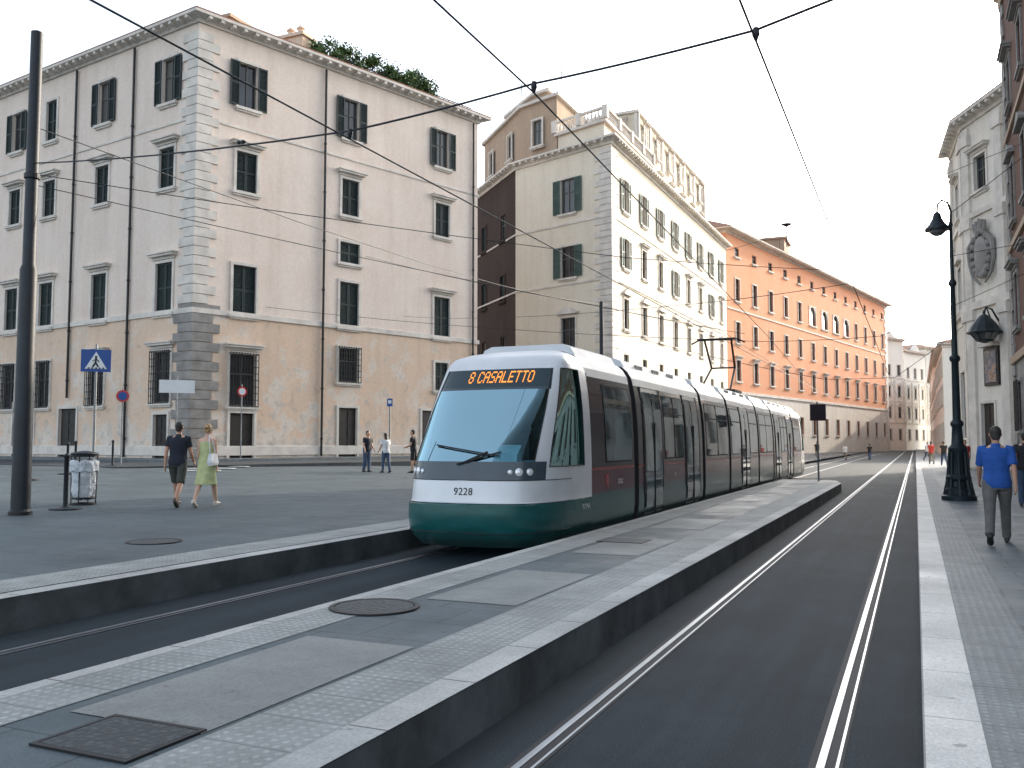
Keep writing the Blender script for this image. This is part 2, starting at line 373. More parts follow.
def building(name,label,poly,z0,z1,faces,mats,band=None,roofh=1.8,eave=.8,cm=None,brackets=True,courses=(),flat=False,roofmat=None,cat='building',ch=.5):
    O=Vector((poly[0][0],poly[0][1],z0))
    E=ob(name,None,loc=O,label=label,cat=cat)
    P=[Vector((p[0]-O.x,p[1]-O.y)) for p in poly]; n=len(P); H=z1-z0
    wall=MB(); cm=cm or m_stone
    for i in range(n):
        A=P[i];B=P[(i+1)%n]; d=(B-A); Ln=d.length; d.normalize(); nn=Vector((d.y,-d.x))
        fc=faces.get(i,{}); ops=fc.get('o',[]); mi=fc.get('mi',0)
        ss={0,Ln}; zz={0,H}
        if band: zz.add(band-z0)
        rect=[]
        for (s,z,w_,h_,st) in ops:
            r=(s-w_/2,s+w_/2,z-h_/2-z0,z+h_/2-z0); rect.append(r); ss|={r[0],r[1]}; zz|={r[2],r[3]}
        ss=sorted(ss); zz=sorted(zz)
        for a in range(len(ss)-1):
            if ss[a+1]-ss[a]<1e-5: continue
            for b in range(len(zz)-1):
                if zz[b+1]-zz[b]<1e-5: continue
                cs=(ss[a]+ss[a+1])/2; cz=(zz[b]+zz[b+1])/2
                if any(r[0]<cs<r[1] and r[2]<cz<r[3] for r in rect): continue
                p=A+d*ss[a]; q=A+d*ss[a+1]
                m_=mi
                if band and cz<band-z0 and mi==0: m_=1
                wall.quad((p.x,p.y,zz[b]),(q.x,q.y,zz[b]),(q.x,q.y,zz[b+1]),(p.x,p.y,zz[b+1]),m_)
        for r in rect:
            p=A+d*r[0]; q=A+d*r[1]; p2=p-nn*.3; q2=q-nn*.3; m_=mi
            wall.quad((p.x,p.y,r[2]),(q.x,q.y,r[2]),(q2.x,q2.y,r[2]),(p2.x,p2.y,r[2]),m_)
            wall.quad((p.x,p.y,r[3]),(q.x,q.y,r[3]),(q2.x,q2.y,r[3]),(p2.x,p2.y,r[3]),m_)
            wall.quad((p.x,p.y,r[2]),(p.x,p.y,r[3]),(p2.x,p2.y,r[3]),(p2.x,p2.y,r[2]),m_)
            wall.quad((q.x,q.y,r[2]),(q.x,q.y,r[3]),(q2.x,q2.y,r[3]),(q2.x,q2.y,r[2]),m_)
        for (s,z,w_,h_,st) in ops:
            fr=fc.get('fr',cm); sh=fc.get('sh',m_shut)
            pr=winmeshes(st,w_,h_,fr,sh); c=A+d*s
            wo=ob(pr[0][0],pr[0][1],E,(c.x,c.y,z-z0),math.atan2(-nn.x,nn.y))
            for nm,me in pr[1:]: ob(nm,me,wo)
    mk('wall',wall,mats,E)
    pl=[tuple(p) for p in P]
    def ring(off,z): return [(x,y,z) for x,y in offp(pl,off)]
    cb=MB()
    prof=[(.02,H-ch),(.12,H-ch),(.15,H-ch*.6),(.3,H-ch*.45),(.35,H-.15),(eave,H-.12),(eave,H+.03),(.02,H+.04)]
    cb.loft([ring(a,b) for a,b in prof],cap=False)
    if brackets:
        for i in range(n):
            if i not in faces: continue
            A=P[i];B=P[(i+1)%n]; d=(B-A); Ln=d.length; d.normalize(); nn=Vector((d.y,-d.x))
            k=int(Ln/.7)
            for j in range(k):
                c=A+d*((j+.5)*Ln/k)+nn*(eave*.45+.05)
                cb.obx((c.x,c.y,H-.2),(d.x*.1,d.y*.1,0),(nn.x*eave*.42,nn.y*eave*.42,0),(0,0,.09))
    mk('cornice',cb,cm,E)
    for (z,hh,pr) in courses:
        b=MB(); b.loft([ring(.0,z-z0),ring(pr,z-z0),ring(pr,z-z0+hh),ring(.0,z-z0+hh+.03)],cap=False); mk('string_course',b,cm,E)
    rb=MB()
    if flat: rb.loft([ring(0,H+.02),ring(0,H+.05)])
    else:
        rb.loft([ring(eave-.03,H+.03),ring(eave-.03,H+.13),ring(-4.5,H+.13+roofh)])
    mk('roof',rb,roofmat or m_tile,E)
    return E,P
# ---- corner building
lenR=(Rr-C).length; lenL=(L-C).length
o1=[]
for s in(3.05,10.3,18.1):
    o1+=[(s,22,1.15,2.6,'open'),(s,17,1.3,2.3,'closed hood'),(s,10.25,1.45,2.8,'closed' if s<12 else 'closed hood')]
o1+=[(10.3,13.5,1.5,1.3,'closed'),(3.05,5.2,1.6,2.9,'grille hood'),(10.3,6.5,1.5,2.1,'grille'),(18.1,6.2,1.2,1.9,'closed'),
     (3.05,2.1,1.5,2.5,'door'),(10.3,2.35,1.4,3.0,'door'),(17.2,2.35,1.7,3.0,'door')]
o2=[]
for s in(2.5,8.6,14.2,18.2,24.0,29.5):
    t=lenL-s
    o2+=[(t,22,1.15,2.6,'open' if s in(2.5,8.6,18.2) else 'closed'),(t,17,1.3,2.3,'closed hood'),(t,10.25,1.45,2.8,'closed hood'),(t,5.3,1.5,2.8,'grille hood' if s<10 else 'grille')]
o2+=[(lenL-2.5,2.05,1.2,2.4,'door'),(lenL-11.4,2.3,1.8,2.9,'door'),(lenL-16.3,2.5,2.4,3.3,'arch door')]
E1,P1=building('corner_building','pale cream stucco corner palazzo with quoins and dark green shutters',[tuple(p) for p in p1],.6,25.15,
   {0:{'o':o1},3:{'o':o2}},[m_pale,m_peach],band=8.75,eave=.65,ch=.42,courses=((8.7,.28,.1),(1.0,.5,.08),(19.4,.12,.06)),roofh=1.6)
def quoins(E,P,i,z0,z1,mat,mat2=None,zs=0,wl=1.25,wsml=.85,hh=.52,name='quoin'):
    mb=MB(); Cn=P[i]; a=(P[(i+1)%len(P)]-Cn).normalized(); b=(P[i-1]-Cn).normalized()
    na=Vector((a.y,-a.x)); nb=Vector((-b.y,b.x)); k=1+na.dot(nb)
    z=z0;j=0
    while z<z1-hh*.5:
        w1=wl if j%2 else wsml; w2=wsml if j%2 else wl; e=.09
        oc=Cn+(na+nb)*(e/k)
        low=z<zs
        if low: w1+=.3;w2+=.3
        poly=[oc,Cn+a*w1+na*e,Cn+a*w1-na*.1,Cn-(na+nb)*.05,Cn+b*w2-nb*.1,Cn+b*w2+nb*e]
        mb.prism(poly,z+.02,z+hh-.02,1 if low else 0); z+=hh; j+=1
    mk(name,mb,[mat,mat2 or mat],E)
quoins(E1,P1,0,.3,24.5-.6,m_stone,m_stoned,zs=8.1)
def pipe(E,P,i,s,z0,z1,mat=m_iron,r=.07):
    A=P[i];d=(P[(i+1)%len(P)]-A).normalized();nn=Vector((d.y,-d.x));c=A+d*s+nn*.13
    mb=MB(); mb.tube([(c.x,c.y,z0),(c.x,c.y,z1)],r,8)
    for k in range(int((z1-z0)/3)): mb.tube([(c.x,c.y,z0+1+k*3),(c.x,c.y,z0+1.1+k*3)],r*1.4,8)
    mk('drainpipe',mb,mat,E)
pipe(E1,P1,0,8.3,.3,24); pipe(E1,P1,0,21.0,.3,24)
pipe(E1,P1,3,lenL-5.6,.3,24); pipe(E1,P1,3,lenL-11.4,3.8,24)
def rel(E,x,y,z): return (x-E.location.x,y-E.location.y,z-E.location.z)
mb=MB(); x,y,z=rel(E1,-36.2,46.5,25.2); mb.bx(x-.9,x+.9,y-.6,y+.6,z,z+2.7); mb.bx(x-1.05,x+1.05,y-.75,y+.75,z+2.7,z+2.9)
for k in(-.5,.3): mb.lathe([(.22,z+2.9),(.18,z+3.4),(.3,z+3.45),(.05,z+3.7)],(x+k,y),8)
mk('chimney',mb,m_peach,E1)
mb=MB(); x,y,z=rel(E1,-38.5,42.2,25.2); mb.bx(x-2,x+1.6,y-1.2,y+1.2,z,z+1.9); mb.bx(x-2.3,x+1.9,y-1.5,y+1.5,z+1.9,z+2.1); mk('roof_hut',mb,m_tan,E1)
mb=MB(); x,y,z=rel(E1,-33.6,48,25.3)
for k in range(26):
    yy=y+k*.45; xx=x+k*.15; mb.bx(xx-.02,xx+.02,yy-.02,yy+.02,z,z+1.5)
mb.obx((x+25*.075,y+25*.225,z+1.5),(25*.075,25*.225,0),(-.03,.01,0),(0,0,.03)); mk('terrace_railing',mb,m_iron,E1)
def antenna(E,x,y,z,h=3.5,name='antenna'):
    x,y,z=rel(E,x,y,z); mb=MB(); mb.tube([(x,y,z),(x,y,z+h)],.035,6)
    for k in range(5): mb.tube([(x-.5+.05*k,y,z+h-.15-k*.22),(x+.5-.05*k,y,z+h-.15-k*.22)],.015,5)
    mb.tube([(x,y-.5,z+h-.6),(x,y+.5,z+h-.6)],.02,5); mk(name,mb,m_wire,E)
antenna(E1,-38,50,26.5,3); antenna(E1,-44,47,26.5,3)
def leafmat(name,c):
    t=NT(name); f=t.noise(2.2,3); cc=t.ramp(f,[(.35,[x*.5 for x in c]),(.65,[x*1.7 for x in c])]); return t.fin(cc,.6)
m_leaf=leafmat('leaf_green',(.055,.11,.03)); m_trunk=plain('bark',(.08,.055,.04),.9,var=.3); m_pot=plain('terracotta',(.3,.13,.07),.8)
def shrub(label,loc,r,h,n=1500):
    E=ob('terrace_plant',None,loc=loc,label=label,cat='plant',group='potted plants on the roof terrace')
    mb=MB(); mb.lathe([(r*.25,0),(r*.38,.5),(r*.42,.55),(r*.36,.56)],n=12); mk('pot',mb,m_pot,E)
    mb=MB(); cl=[]
    for k in range(10):
        a=random.uniform(0,6.28); q=random.uniform(.2,.8)*r; e=(q*math.cos(a),q*math.sin(a),random.uniform(.4,.95)*h); cl.append(e)
        mb.tube([(0,0,.45),(e[0]*.4,e[1]*.4,.45+(e[2]-.45)*.5),e],[.05,.03,.01],6)
    mk('trunk',mb,m_trunk,E)
    mb=MB()
    for k in range(n):
        e=random.choice(cl); v=Vector((random.gauss(0,1),random.gauss(0,1),random.gauss(0,.8))); v=v.normalized()*random.uniform(.1,1)*r*.5
        p=Vector(e)+v; s=random.uniform(.06,.12)
        a=Vector((random.gauss(0,1),random.gauss(0,1),random.gauss(0,1))).normalized(); b=a.cross(Vector((random.gauss(0,1),random.gauss(0,1),random.gauss(0,1)))).normalized()
        mb.quad(p-a*s,p+b*s*.7,p+a*s,p-b*s*.7)
    mk('crown',mb,m_leaf,E)
for k in range(8):
    x=-34.4+k*.5; y=46.8+k*1.25
    shrub('leafy green potted shrub on the roof terrace',(x-.8,y,25.6),random.uniform(1.1,1.5),random.uniform(1.9,2.8))
# ---- cream building
o=[(5.9,22,1.5,2.9,'open'),(5.9,16.5,1.5,2.6,'open'),(5.9,10.6,1.5,2.6,'ped'),(5.9,5,1.6,2.8,'grille')]
oB=[]; 
for k in range(8):
    s=3.6+k*5.2
    for z,h_,st in((22,2.7,'open'),(17.2,2.5,'hood' if k%3 else 'open'),(12.2,2.5,'ped'),(8,1.8,'bare'),(3.6,3.2,'arch')):
        oB.append((s,z,1.3 if z<22 else 1.25,h_,st))
oC=[(3,21,1.2,2.3,'closed'),(8,21,1.2,2.3,'bare'),(3,15.5,1.2,2.3,'closed'),(8,15.5,1.2,2.3,'closed'),(3,10,1.2,2.3,'bare'),(8,10,1.2,2.3,'bare')]
polyB=[(-31.2,70.5),(-21.45,67.1),(-20.6,110.3),(-39,110),(-39.1,78.3)]
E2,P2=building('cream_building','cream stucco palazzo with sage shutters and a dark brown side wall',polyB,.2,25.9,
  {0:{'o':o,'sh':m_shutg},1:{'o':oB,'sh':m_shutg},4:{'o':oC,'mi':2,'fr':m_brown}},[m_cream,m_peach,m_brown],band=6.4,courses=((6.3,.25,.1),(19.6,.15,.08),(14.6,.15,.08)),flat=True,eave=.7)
quoins(E2,P2,1,.1,25,m_stone,wl=1.6,wsml=1.1)
def block(E,name,poly,z0,z1,mats,rail=False,pil=0,rows=1,proud=.12,wstyle='hood',edges=None):
    P=[Vector((p[0]-E.location.x,p[1]-E.location.y)) for p in poly]; Z=E.location.z; mb=MB()
    mb.prism([tuple(p) for p in P],z0-Z,z1-Z); 
    top=offp([tuple(p) for p in P],.3)
    mb.prism(top,z1-Z-.1,z1-Z+.15,1)
    for i in range(len(P)):
        A=P[i];B=P[(i+1)%len(P)];d=(B-A);Ln=d.length;d.normalize();nn=Vector((d.y,-d.x))
        if pil:
            k=max(1,int(Ln/pil))
            if proud:
                for j in range(k+1):
                    c=A+d*(j*Ln/k); mb.obx((c.x,c.y,(z0+z1)/2-Z-.1),(d.x*.3,d.y*.3,0),(nn.x*proud,nn.y*proud,0),(0,0,(z1-z0)/2-.05),1)
            for j in range(k):
                c=A+d*((j+.5)*Ln/k)
                if Ln/k>2.0:
                    for r_ in range(rows):
                        hh=(z1-z0)/rows
                        pr=winmeshes(wstyle,1.1,min(2.3,hh*.5),m_stone,m_shut)
                        wo=ob('window',pr[0][1],E,(c.x+nn.x*.24,c.y+nn.y*.24,z0-Z+hh*(r_+.48)),math.atan2(-nn.x,nn.y))
                        for nm,me in pr[1:]: ob(nm,me,wo)
    mk(name,mb,mats,E)
    if rail:
        mb=MB()
        Q=offp([tuple(p) for p in P],.2)
        for i in range(len(Q)):
            A=Vector(Q[i]);B=Vector(Q[(i+1)%len(Q)]);d=(B-A);Ln=d.length;d.normalize();nn=Vector((d.y,-d.x))
            for j in range(int(Ln/.38)):
                c=A+d*(j*.38+.2); mb.lathe([(.05,z1-Z+.15),(.1,z1-Z+.5),(.05,z1-Z+.85),(.07,z1-Z+1.0)],(c.x,c.y),6)
            for j in range(int(Ln/4)+1):
                c=A+d*(j*Ln/(int(Ln/4)+1)+.02*i); mb.obx((c.x,c.y,z1-Z+.68),(d.x*.25,d.y*.25,0),(nn.x*.22,nn.y*.22,0),(0,0,.52))
            c=(A+B)/2; mb.obx((c.x,c.y,z1-Z+1.06),(d.x*Ln/2,d.y*Ln/2,0),(nn.x*.16,nn.y*.16,0),(0,0,.08+.004*i))
        mk('balustrade',mb,m_stone,E)
block(E2,'terrace_parapet',[(-27.2,70.4),(-22.5,68.7),(-22.3,81.9),(-27.0,81.9)],25.9,27.9,[m_cream,m_stone],rail=True)
block(E2,'roof_tower',[(-38.4,79.2),(-31.1,71.7),(-27.25,70.3),(-27.05,85),(-38,86)],25.9,31.4,[m_tan,m_stone],pil=5.0,proud=0,wstyle='frame')
block(E2,'tower_top',[(-35,77),(-30.5,73),(-29,72.5),(-29,82),(-35,82)],31.4,32.9,[m_tan,m_stone])
block(E2,'attic_storey',[(-23.6,82),(-23.0,108.6),(-37,108),(-37.5,86.2),(-27,82.1)],25.9,33.4,[m_cream,m_stone],pil=4.2,rows=2)
antenna(E2,-29,76,32,4.5); antenna(E2,-33,76,32,3.5); antenna(E2,-25,90,33.4,3)
# ---- orange building
oO=[]; LO=(Vector((-4.6,190.7))-Vector((-21.1,113.3))).length
for k in range(13):
    s=3.4+k*(LO-6.8)/12
    for z,h_,st in((26.2,1.2,'bare'),(21.3,2.9,'arch' if 5<=k<=8 else 'frame'),(15.8,2.7,'frame'),(10.9,2.7,'hood'),(4.2,2.6,'frame')):
        oO.append((s,z,1.5 if z!=21.3 or not 5<=k<=8 else 3.0,h_,st))
E3,P3=building('orange_building','long orange stucco palazzo with pale stone window surrounds and arched loggia',[(-21.1,113.3),(-4.6,190.7),(-40,198),(-45,118)],.1,28.7,
  {0:{'o':oO}},[m_orange,m_white],band=8.0,courses=((7.9,.35,.15),(18.6,.2,.1)),eave=1.1,roofh=2.5)
quoins(E3,P3,1,.1,28,m_stone,wl=2,wsml=1.4,hh=.8); 
mb=MB(); x,y,z=rel(E3,-19,140,29)
mb.bx(x-2,x+2,y-3,y+3,z,z+3.0); mb.bx(x-2.3,x+2.3,y-3.3,y+3.3,z+3.0,z+3.3); mk('roof_hut',mb,m_tan,E3)
for k,(xx,yy) in enumerate(((-17,132),(-15,148),(-12,158),(-9,170),(-16,138))): antenna(E3,xx,yy,29.5,5)
mb=MB(); x,y,z=rel(E3,-16.5,136,31.5); mb.tube([(x,y,z-1),(x,y,z+2)],.08,6); mb.lathe([(.1,z+2),(.7,z+2.3),(.8,z+2.4),(.1,z+2.1)],(x,y),14); mk('satellite_dish',mb,m_wire,E3)
# ---- distant buildings
def simple_ops(Ln,zs,step,w_=1.3,h_=2.2,st='frame'):
    r=[];k=int(Ln/step)
    for j in range(k):
        for z in zs: r.append(((j+.5)*Ln/k,z,w_,h_,st))
    return r
m_haze=stucco('stucco_far_hazed',(.90,.86,.79),(.78,.72,.64),.4)  # pale stucco with its colour lightened further to stand in for sunlit street haze
far=[((-8.0,212),(-2.0,222),25.0,'pale ornate palazzo front at the end of the street'),
     ((-1.9,226),(2.6,238),23,'white plaster church front at the end of the street'),
     ((2.8,242),(12,258),25,'pale townhouse closing the street')]
for a,b,h_,lb in far:
    a=Vector(a);b=Vector(b);d=(b-a);Ln=d.length; dn=d.normalized(); nn=Vector((-d.y,d.x)).normalized()*14
    fE,fP=building('distant_building',lb,[tuple(a),tuple(b),tuple(b+nn),tuple(a+nn)],0,h_,{0:{'o':simple_ops(Ln,(8.5,13.2),3.4,1.2,2.4,'ped')+simple_ops(Ln,(3.6,18.0),3.4,1.3,2.4,'frame')}},[m_haze,m_haze],eave=.8,roofh=1.5,courses=((6,.3,.15),(10.8,.25,.12),(16,.3,.15)))
    no_=Vector((dn.y,-dn.x))
    k=int(Ln/3.4)
    for j in range(k+1):
        c=dn*min(max(j*Ln/k,.4),Ln-.4); mb=MB(); mb.obx((c.x,c.y,11),(dn.x*.3,dn.y*.3,0),(no_.x*.15,no_.y*.15,0),(0,0,4.7)); mk('pilaster',mb,m_stone,fE)
    c=dn*Ln/2; mb=MB(); mb.loft([[(c.x+dn.x*q+no_.x*o_,c.y+dn.y*q+no_.y*o_,h_+z_) for q,z_ in((-2.4,.1),(2.4,.1),(0,1.7))] for o_ in(.5,-.4)]); mk('gable',mb,m_haze,fE)
for a,b,h_,m_,lb in (((3.0,150),(3.2,118),13.5,m_haze,'pale low townhouse along the pavement'),((3.4,232),(3.2,152),16,m_haze,'pale plaster townhouse along the far pavement')):
    a=Vector(a);b=Vector(b);d=(b-a);Ln=d.length; nn=Vector((-d.y,d.x)).normalized()*12
    building('distant_building',lb,[tuple(a),tuple(b),tuple(b+nn),tuple(a+nn)],0,h_,{0:{'o':simple_ops(Ln,(3,7.5,11),4)}},[m_,m_],eave=.6,roofh=1.5)
# ---- white baroque building
F6=Vector((2.6,64.3));A6=Vector((3.0,58.3));B6=Vector((5.6,52.4)); L6=(B6-A6).length
o6a=[(3,16.5,1.4,2.2,'hood'),(3,11,1.5,2.8,'ped'),(3,4,2.0,4.0,'door arch')]
o6=[(1.9,17.0,1.3,2.0,'hood'),(1.9,2.2,1.4,3.4,'door')]
E6,P6=building('white_building','weathered white stone palazzo with pilasters and carved coat of arms',[tuple(F6),tuple(A6),tuple(B6),(22,52.4),(22,64.3)],.1,20.6,
  {0:{'o':o6a,'fr':m_stone},1:{'o':o6,'fr':m_stone}},[m_white,m_white],courses=((9.3,.4,.2),(14.6,.3,.15)),eave=.7,roofh=1.5)
d6=(B6-A6).normalized(); n6=Vector((d6.y,-d6.x)); d5=(A6-F6).normalized(); n5=Vector((d5.y,-d5.x))
for base,dd,nn_,ss in((P6[0],d5,n5,(.45,5.4)),(P6[1],d6,n6,(.45,4.0))):
    for s in ss:
        c=(base+dd*s); mb=MB(); mb.obx((c.x,c.y,10),(dd.x*.38,dd.y*.38,0),(nn_.x*.16,nn_.y*.16,0),(0,0,9.8)); 
        for z in(8.9,19.1,14.2): mb.obx((c.x,c.y,z),(dd.x*.5,dd.y*.5,0),(nn_.x*.26,nn_.y*.26,0),(0,0,.3))
        mk('pilaster',mb,m_stone,E6)
mb=MB()
def onw(s,z,off): q=P6[1]+d6*s+n6*off; return Vector((q.x,q.y,z))
X6=Vector((d6.x,d6.y,0)); Zv=Vector((0,0,1)); SA=2.2; ZA=12.2
pts=[]
for k in range(20):
    a=2*math.pi*k/20; rx=.75*(1+.08*math.cos(3*a)); rz=1.1*(1+.06*math.cos(2*a)); pts.append((rx*math.cos(a),rz*math.sin(a)-(0.25 if math.sin(a)<-.8 else 0)))
mb.loft([[onw(SA,ZA,.05)+X6*x+Zv*z for x,z in pts],[onw(SA,ZA,.35)+X6*x*.9+Zv*z*.9 for x,z in pts],[onw(SA,ZA,.45)+X6*x*.6+Zv*z*.6 for x,z in pts]])
for k in range(16):
    a=2*math.pi*k/16; mb.ball(onw(SA+.9*math.cos(a),ZA+1.25*math.sin(a),.25),(.2,.2,.2),8,6)
for k in(-1,-.5,0,.5,1): mb.tube([onw(SA+k*.45,ZA+1.25,.3),onw(SA+k*.65,ZA+1.95-abs(k)*.2,.35)],[.12,.08],6)
for sgn in(-1,1): mb.tube([onw(SA+sgn*.8,ZA+.8,.3),onw(SA+sgn*1.25,ZA+.5,.3),onw(SA+sgn*1.3,ZA-.4,.25),onw(SA+sgn*1.0,ZA-1.2,.25),onw(SA+sgn*.3,ZA-1.7,.25)],[.16,.15,.12,.1,.06],6)
mk('coat_of_arms',mb,m_stoned,E6,smooth=True)
# ---- red-brown palazzo near
o5=[]
for k in range(9):
    s=2.6+k*4.7
    o5+=[(s,18.6,1.3,2.2,'hood'),(s,13.4,1.4,2.7,'ped'),(s,8.3,1.4,2.5,'hood'),(s,3.4,1.4,2.2,'grille')]
E5,P5=building('brown_palazzo','red-brown stucco palazzo with heavy cornice and pale window pediments',[(4.5,50),(4.5,6),(22,6),(22,50)],.1,24.5,
  {0:{'o':o5,'fr':m_stoned}},[m_redbrown,m_stoned],band=5.6,courses=((5.5,.35,.15),(10.9,.3,.12),(16.3,.25,.12)),eave=.7,roofh=1.5,cm=m_tan,ch=1.2)
quoins(E5,P5,0,.1,23.5,m_stoned)
FE=ob('wall_shrine',None,loc=(0,0,0),label='framed devotional picture under a small hood on the white wall',cat='wall shrine')
q=A6+d6*2.55+n6*.02; FE.location=(q.x,q.y,5.9); FE.rotation_euler=(0,0,math.atan2(-n6.x,n6.y))
mb=MB(); mb.bx(-.75,.75,0,.12,-1.05,1.05); mk('frame',mb,m_iron,FE)
t=NT('shrine_picture'); tc=t.n('ShaderNodeTexCoord'); gr=t.noise(3,2,tc.outputs['Object']); cc=t.ramp(gr,[(.35,(.02,.03,.05)),(.5,(.08,.10,.16)),(.58,(.30,.20,.15)),(.7,(.10,.04,.03))]); m_pic=t.fin(cc,.4)
mb=MB(); mb.bx(-.58,.58,.122,.15,-.88,.88); mk('picture',mb,m_pic,FE)
mb=MB(); mb.bx(-.9,.9,0,.45,1.1,1.18); mb.loft([[(-.9,0,1.18),(.9,0,1.18),(0,0,1.6)],[(-.9,.4,1.18),(.9,.4,1.18),(0,.4,1.6)]]); mk('shrine_hood',mb,m_stone,FE)
m_lglass=glass('lantern_glass',(.10,.11,.11),.1)
def lantern(parent,c,r,h):
    x,y,z=c; mb=MB()
    mb.lathe([(.04,z+h*.62),(r*.28,z+h*.55),(r*.5,z+h*.42),(r*.75,z+h*.25),(r*1.0,z+h*.02),(r*1.12,z-h*.05),(r*1.1,z-h*.09),(r*.9,z-h*.09)],(x,y),12)
    for k in range(6):
        a=2*math.pi*k/6; mb.tube([(x+r*.9*math.cos(a),y+r*.9*math.sin(a),z-h*.08),(x+r*.55*math.cos(a),y+r*.55*math.sin(a),z-h*.34)],.02,5)
    mb.lathe([(r*.55,z-h*.34),(r*.58,z-h*.37),(.03,z-h*.45)],(x,y),8)
    mb.lathe([(.03,z+h*.6),(.07,z+h*.66),(.02,z+h*.75)],(x,y),6)
    mk('lantern',mb,m_lampg,parent)
    mb=MB(); mb.lathe([(r*.52,z-h*.33),(r*.86,z-h*.095)],(x,y),8); mk('lantern_glass',mb,m_lglass,parent)
q=A6+d6*3.4; WL=ob('wall_lantern',None,loc=(q.x,q.y,7.6),label='large dark bell-shaped lantern on an iron bracket fixed to the wall',cat='wall lamp')
mb=MB(); mb.tube([(0,0,.6),(-.4,-.25,1.35),(-.7,-.45,1.45),(-.8,-.55,1.0)],.05,6); mb.tube([(0,0,0),(-.35,-.2,.5),(-.65,-.4,1.4)],.035,6); mb.bx(-.05,.15,-.15,.15,-.3,.9); mk('bracket',mb,m_lampg,WL)
lantern(WL,(-.8,-.55,.15),.8,1.5)

# ------------------------------------------------------------ street lamp
SL=ob('street_lamp',None,loc=(1.0,26.2,.2),label='tall dark green cast iron street lamp on the pavement',cat='street lamp')
mb=MB(); mb.lathe([(.42,0),(.42,.12),(.34,.16),(.34,.3),(.26,.36),(.24,.5),(.3,.56),(.3,.62),(.22,.7),(.19,1.2),(.23,1.28),(.23,1.36),(.15,1.45),(.12,1.9),(.16,1.96),(.16,2.02),(.1,2.1)],n=16)
for k in range(8):
    a=k*math.pi/4; mb.tube([(.33*math.cos(a),.33*math.sin(a),.1),(.25*math.cos(a),.25*math.sin(a),.6),(.21*math.cos(a),.21*math.sin(a),1.25)],[.06,.04,.025],6)
mk('lamp_base',mb,m_lampg,SL,smooth=True)
mb=MB(); mb.lathe([(.1,2.1),(.085,3.6),(.13,3.66),(.13,3.74),(.075,3.8),(.06,5.6),(.1,5.66),(.1,5.72),(.055,5.8),(.04,7.2),(.06,7.25),(.02,7.4)],n=14); mk('lamp_column',mb,m_lampg,SL,smooth=True)
mb=MB()
mb.tube([(0,0,7.3),(.02,0,7.6),(-.05,-.02,7.85),(-.2,-.08,7.92),(-.3,-.12,7.8),(-.32,-.13,7.55)],[.035,.03,.03,.028,.026,.026],8)
mk('lamp_arm',mb,m_lampg,SL)
mb=MB(); mb.lathe([(.04,7.6),(.09,7.55),(.12,7.42),(.2,7.28),(.31,7.16),(.31,7.11),(.06,7.11)],(-.32,-.13),16); mk('lamp_shade',mb,m_lampg,SL,smooth=True)
mb=MB(); mb.lathe([(.2,7.11),(.19,7.04),(.1,6.97),(.02,6.95)],(-.32,-.13),14); mk('lamp_globe',mb,m_lglass,SL,smooth=True)

# ------------------------------------------------------------ left catenary pole
PX,PY=-14.9,11.4; g=gz(PX)
PL=ob('catenary_pole',None,loc=(PX,PY,g),label='thick dark steel overhead line pole on the paved square',cat='pole')
mb=MB(); mb.lathe([(.165,0),(.15,4.5),(.115,4.6),(.105,9.02),(.02,9.06)],n=20); mk('pole_shaft',mb,m_pole,PL,smooth=True)
for pr in ([(.2,0),(.2,.06),(.17,.1)],[(.12,6.2),(.14,6.22),(.14,6.3),(.12,6.32)]):
    mb=MB(); mb.lathe(pr,n=20); mk('pole_collar',mb,m_iron,PL)
SPAN=[Vector((PX,PY,6.9)),Vector((-6.05,8.8,5.40)),Vector((-3.55,8.5,5.45)),Vector((-1.2,8.0,5.36)),Vector((4.5,6.6,6.1))]
def wire(name,pts,r,label,sag=0,group='overhead tram wires'):
    mb=MB(); P=[]
    for a,b in zip(pts,pts[1:]):
        a=Vector(a);b=Vector(b)
        for k in range(6):
            t=k/6; p=a.lerp(b,t); p.z-=sag*4*t*(1-t)*(b-a).length/20; P.append(p)
    P.append(Vector(pts[-1])); mb.tube(P,r,6); mk(name,mb,m_wire,label=label,cat='overhead wire',group=group)
wire('span_wire',SPAN,.012,'black span wire across the tracks',.15)
for a,b in((SPAN[0],SPAN[1]),(SPAN[3],SPAN[4])):
    p=a.lerp(b,.75 if a is SPAN[0] else .3); d=(b-a).normalized()*.1
    mb=MB(); mb.tube([p-d,p-d*.5,p,p+d*.5,p+d],[.012,.03,.018,.03,.012],8); mk('wire_insulator',mb,m_iron,label='dark insulator on the overhead span wire',cat='insulator',group='wire insulators')
for p in SPAN[1:4]:
    mb=MB(); mb.tube([p+Vector((0,0,.02)),p-Vector((0,0,.04)),p-Vector((0,0,.1))],[.025,.035,.012],8); mk('wire_clamp',mb,m_iron,label='dark clamp holding the contact wire',cat='wire clamp',group='wire clamps')
wire('contact_wire',[(-6.05,-6,5.3),(-6.05,8.8,5.3),(-6.0,31,5.28),(-6.05,60,5.3),(-6.05,110,5.3),(-6.0,190,5.3)],.010,'contact wire above the tram track')
wire('contact_wire',[(-1.2,-6,5.26),(-1.2,8,5.26),(-1.2,31,5.3),(-1.2,60,5.3),(-1.2,110,5.3),(-1.0,190,5.3)],.010,'contact wire above the tram track')
wire('feeder_wire',[(-3.55,-6,5.42),(-3.55,8.5,5.35),(-4.5,31,5.35),(-6.0,60,5.3)],.010,'feeder wire above the platform')
wire('span_wire',[(PX,PY,6.7),(-6.05,20,6.0),(-1.2,24,6.0),(4.5,26,7.0)],.008,'thin span wire above the tracks',.1)
wire('span_wire',[(-34,41,9.5),(-6.05,40,6.1),(-1.2,40,6.1),(4.5,40,8.5)],.012,'thin span wire above the tracks',.2)
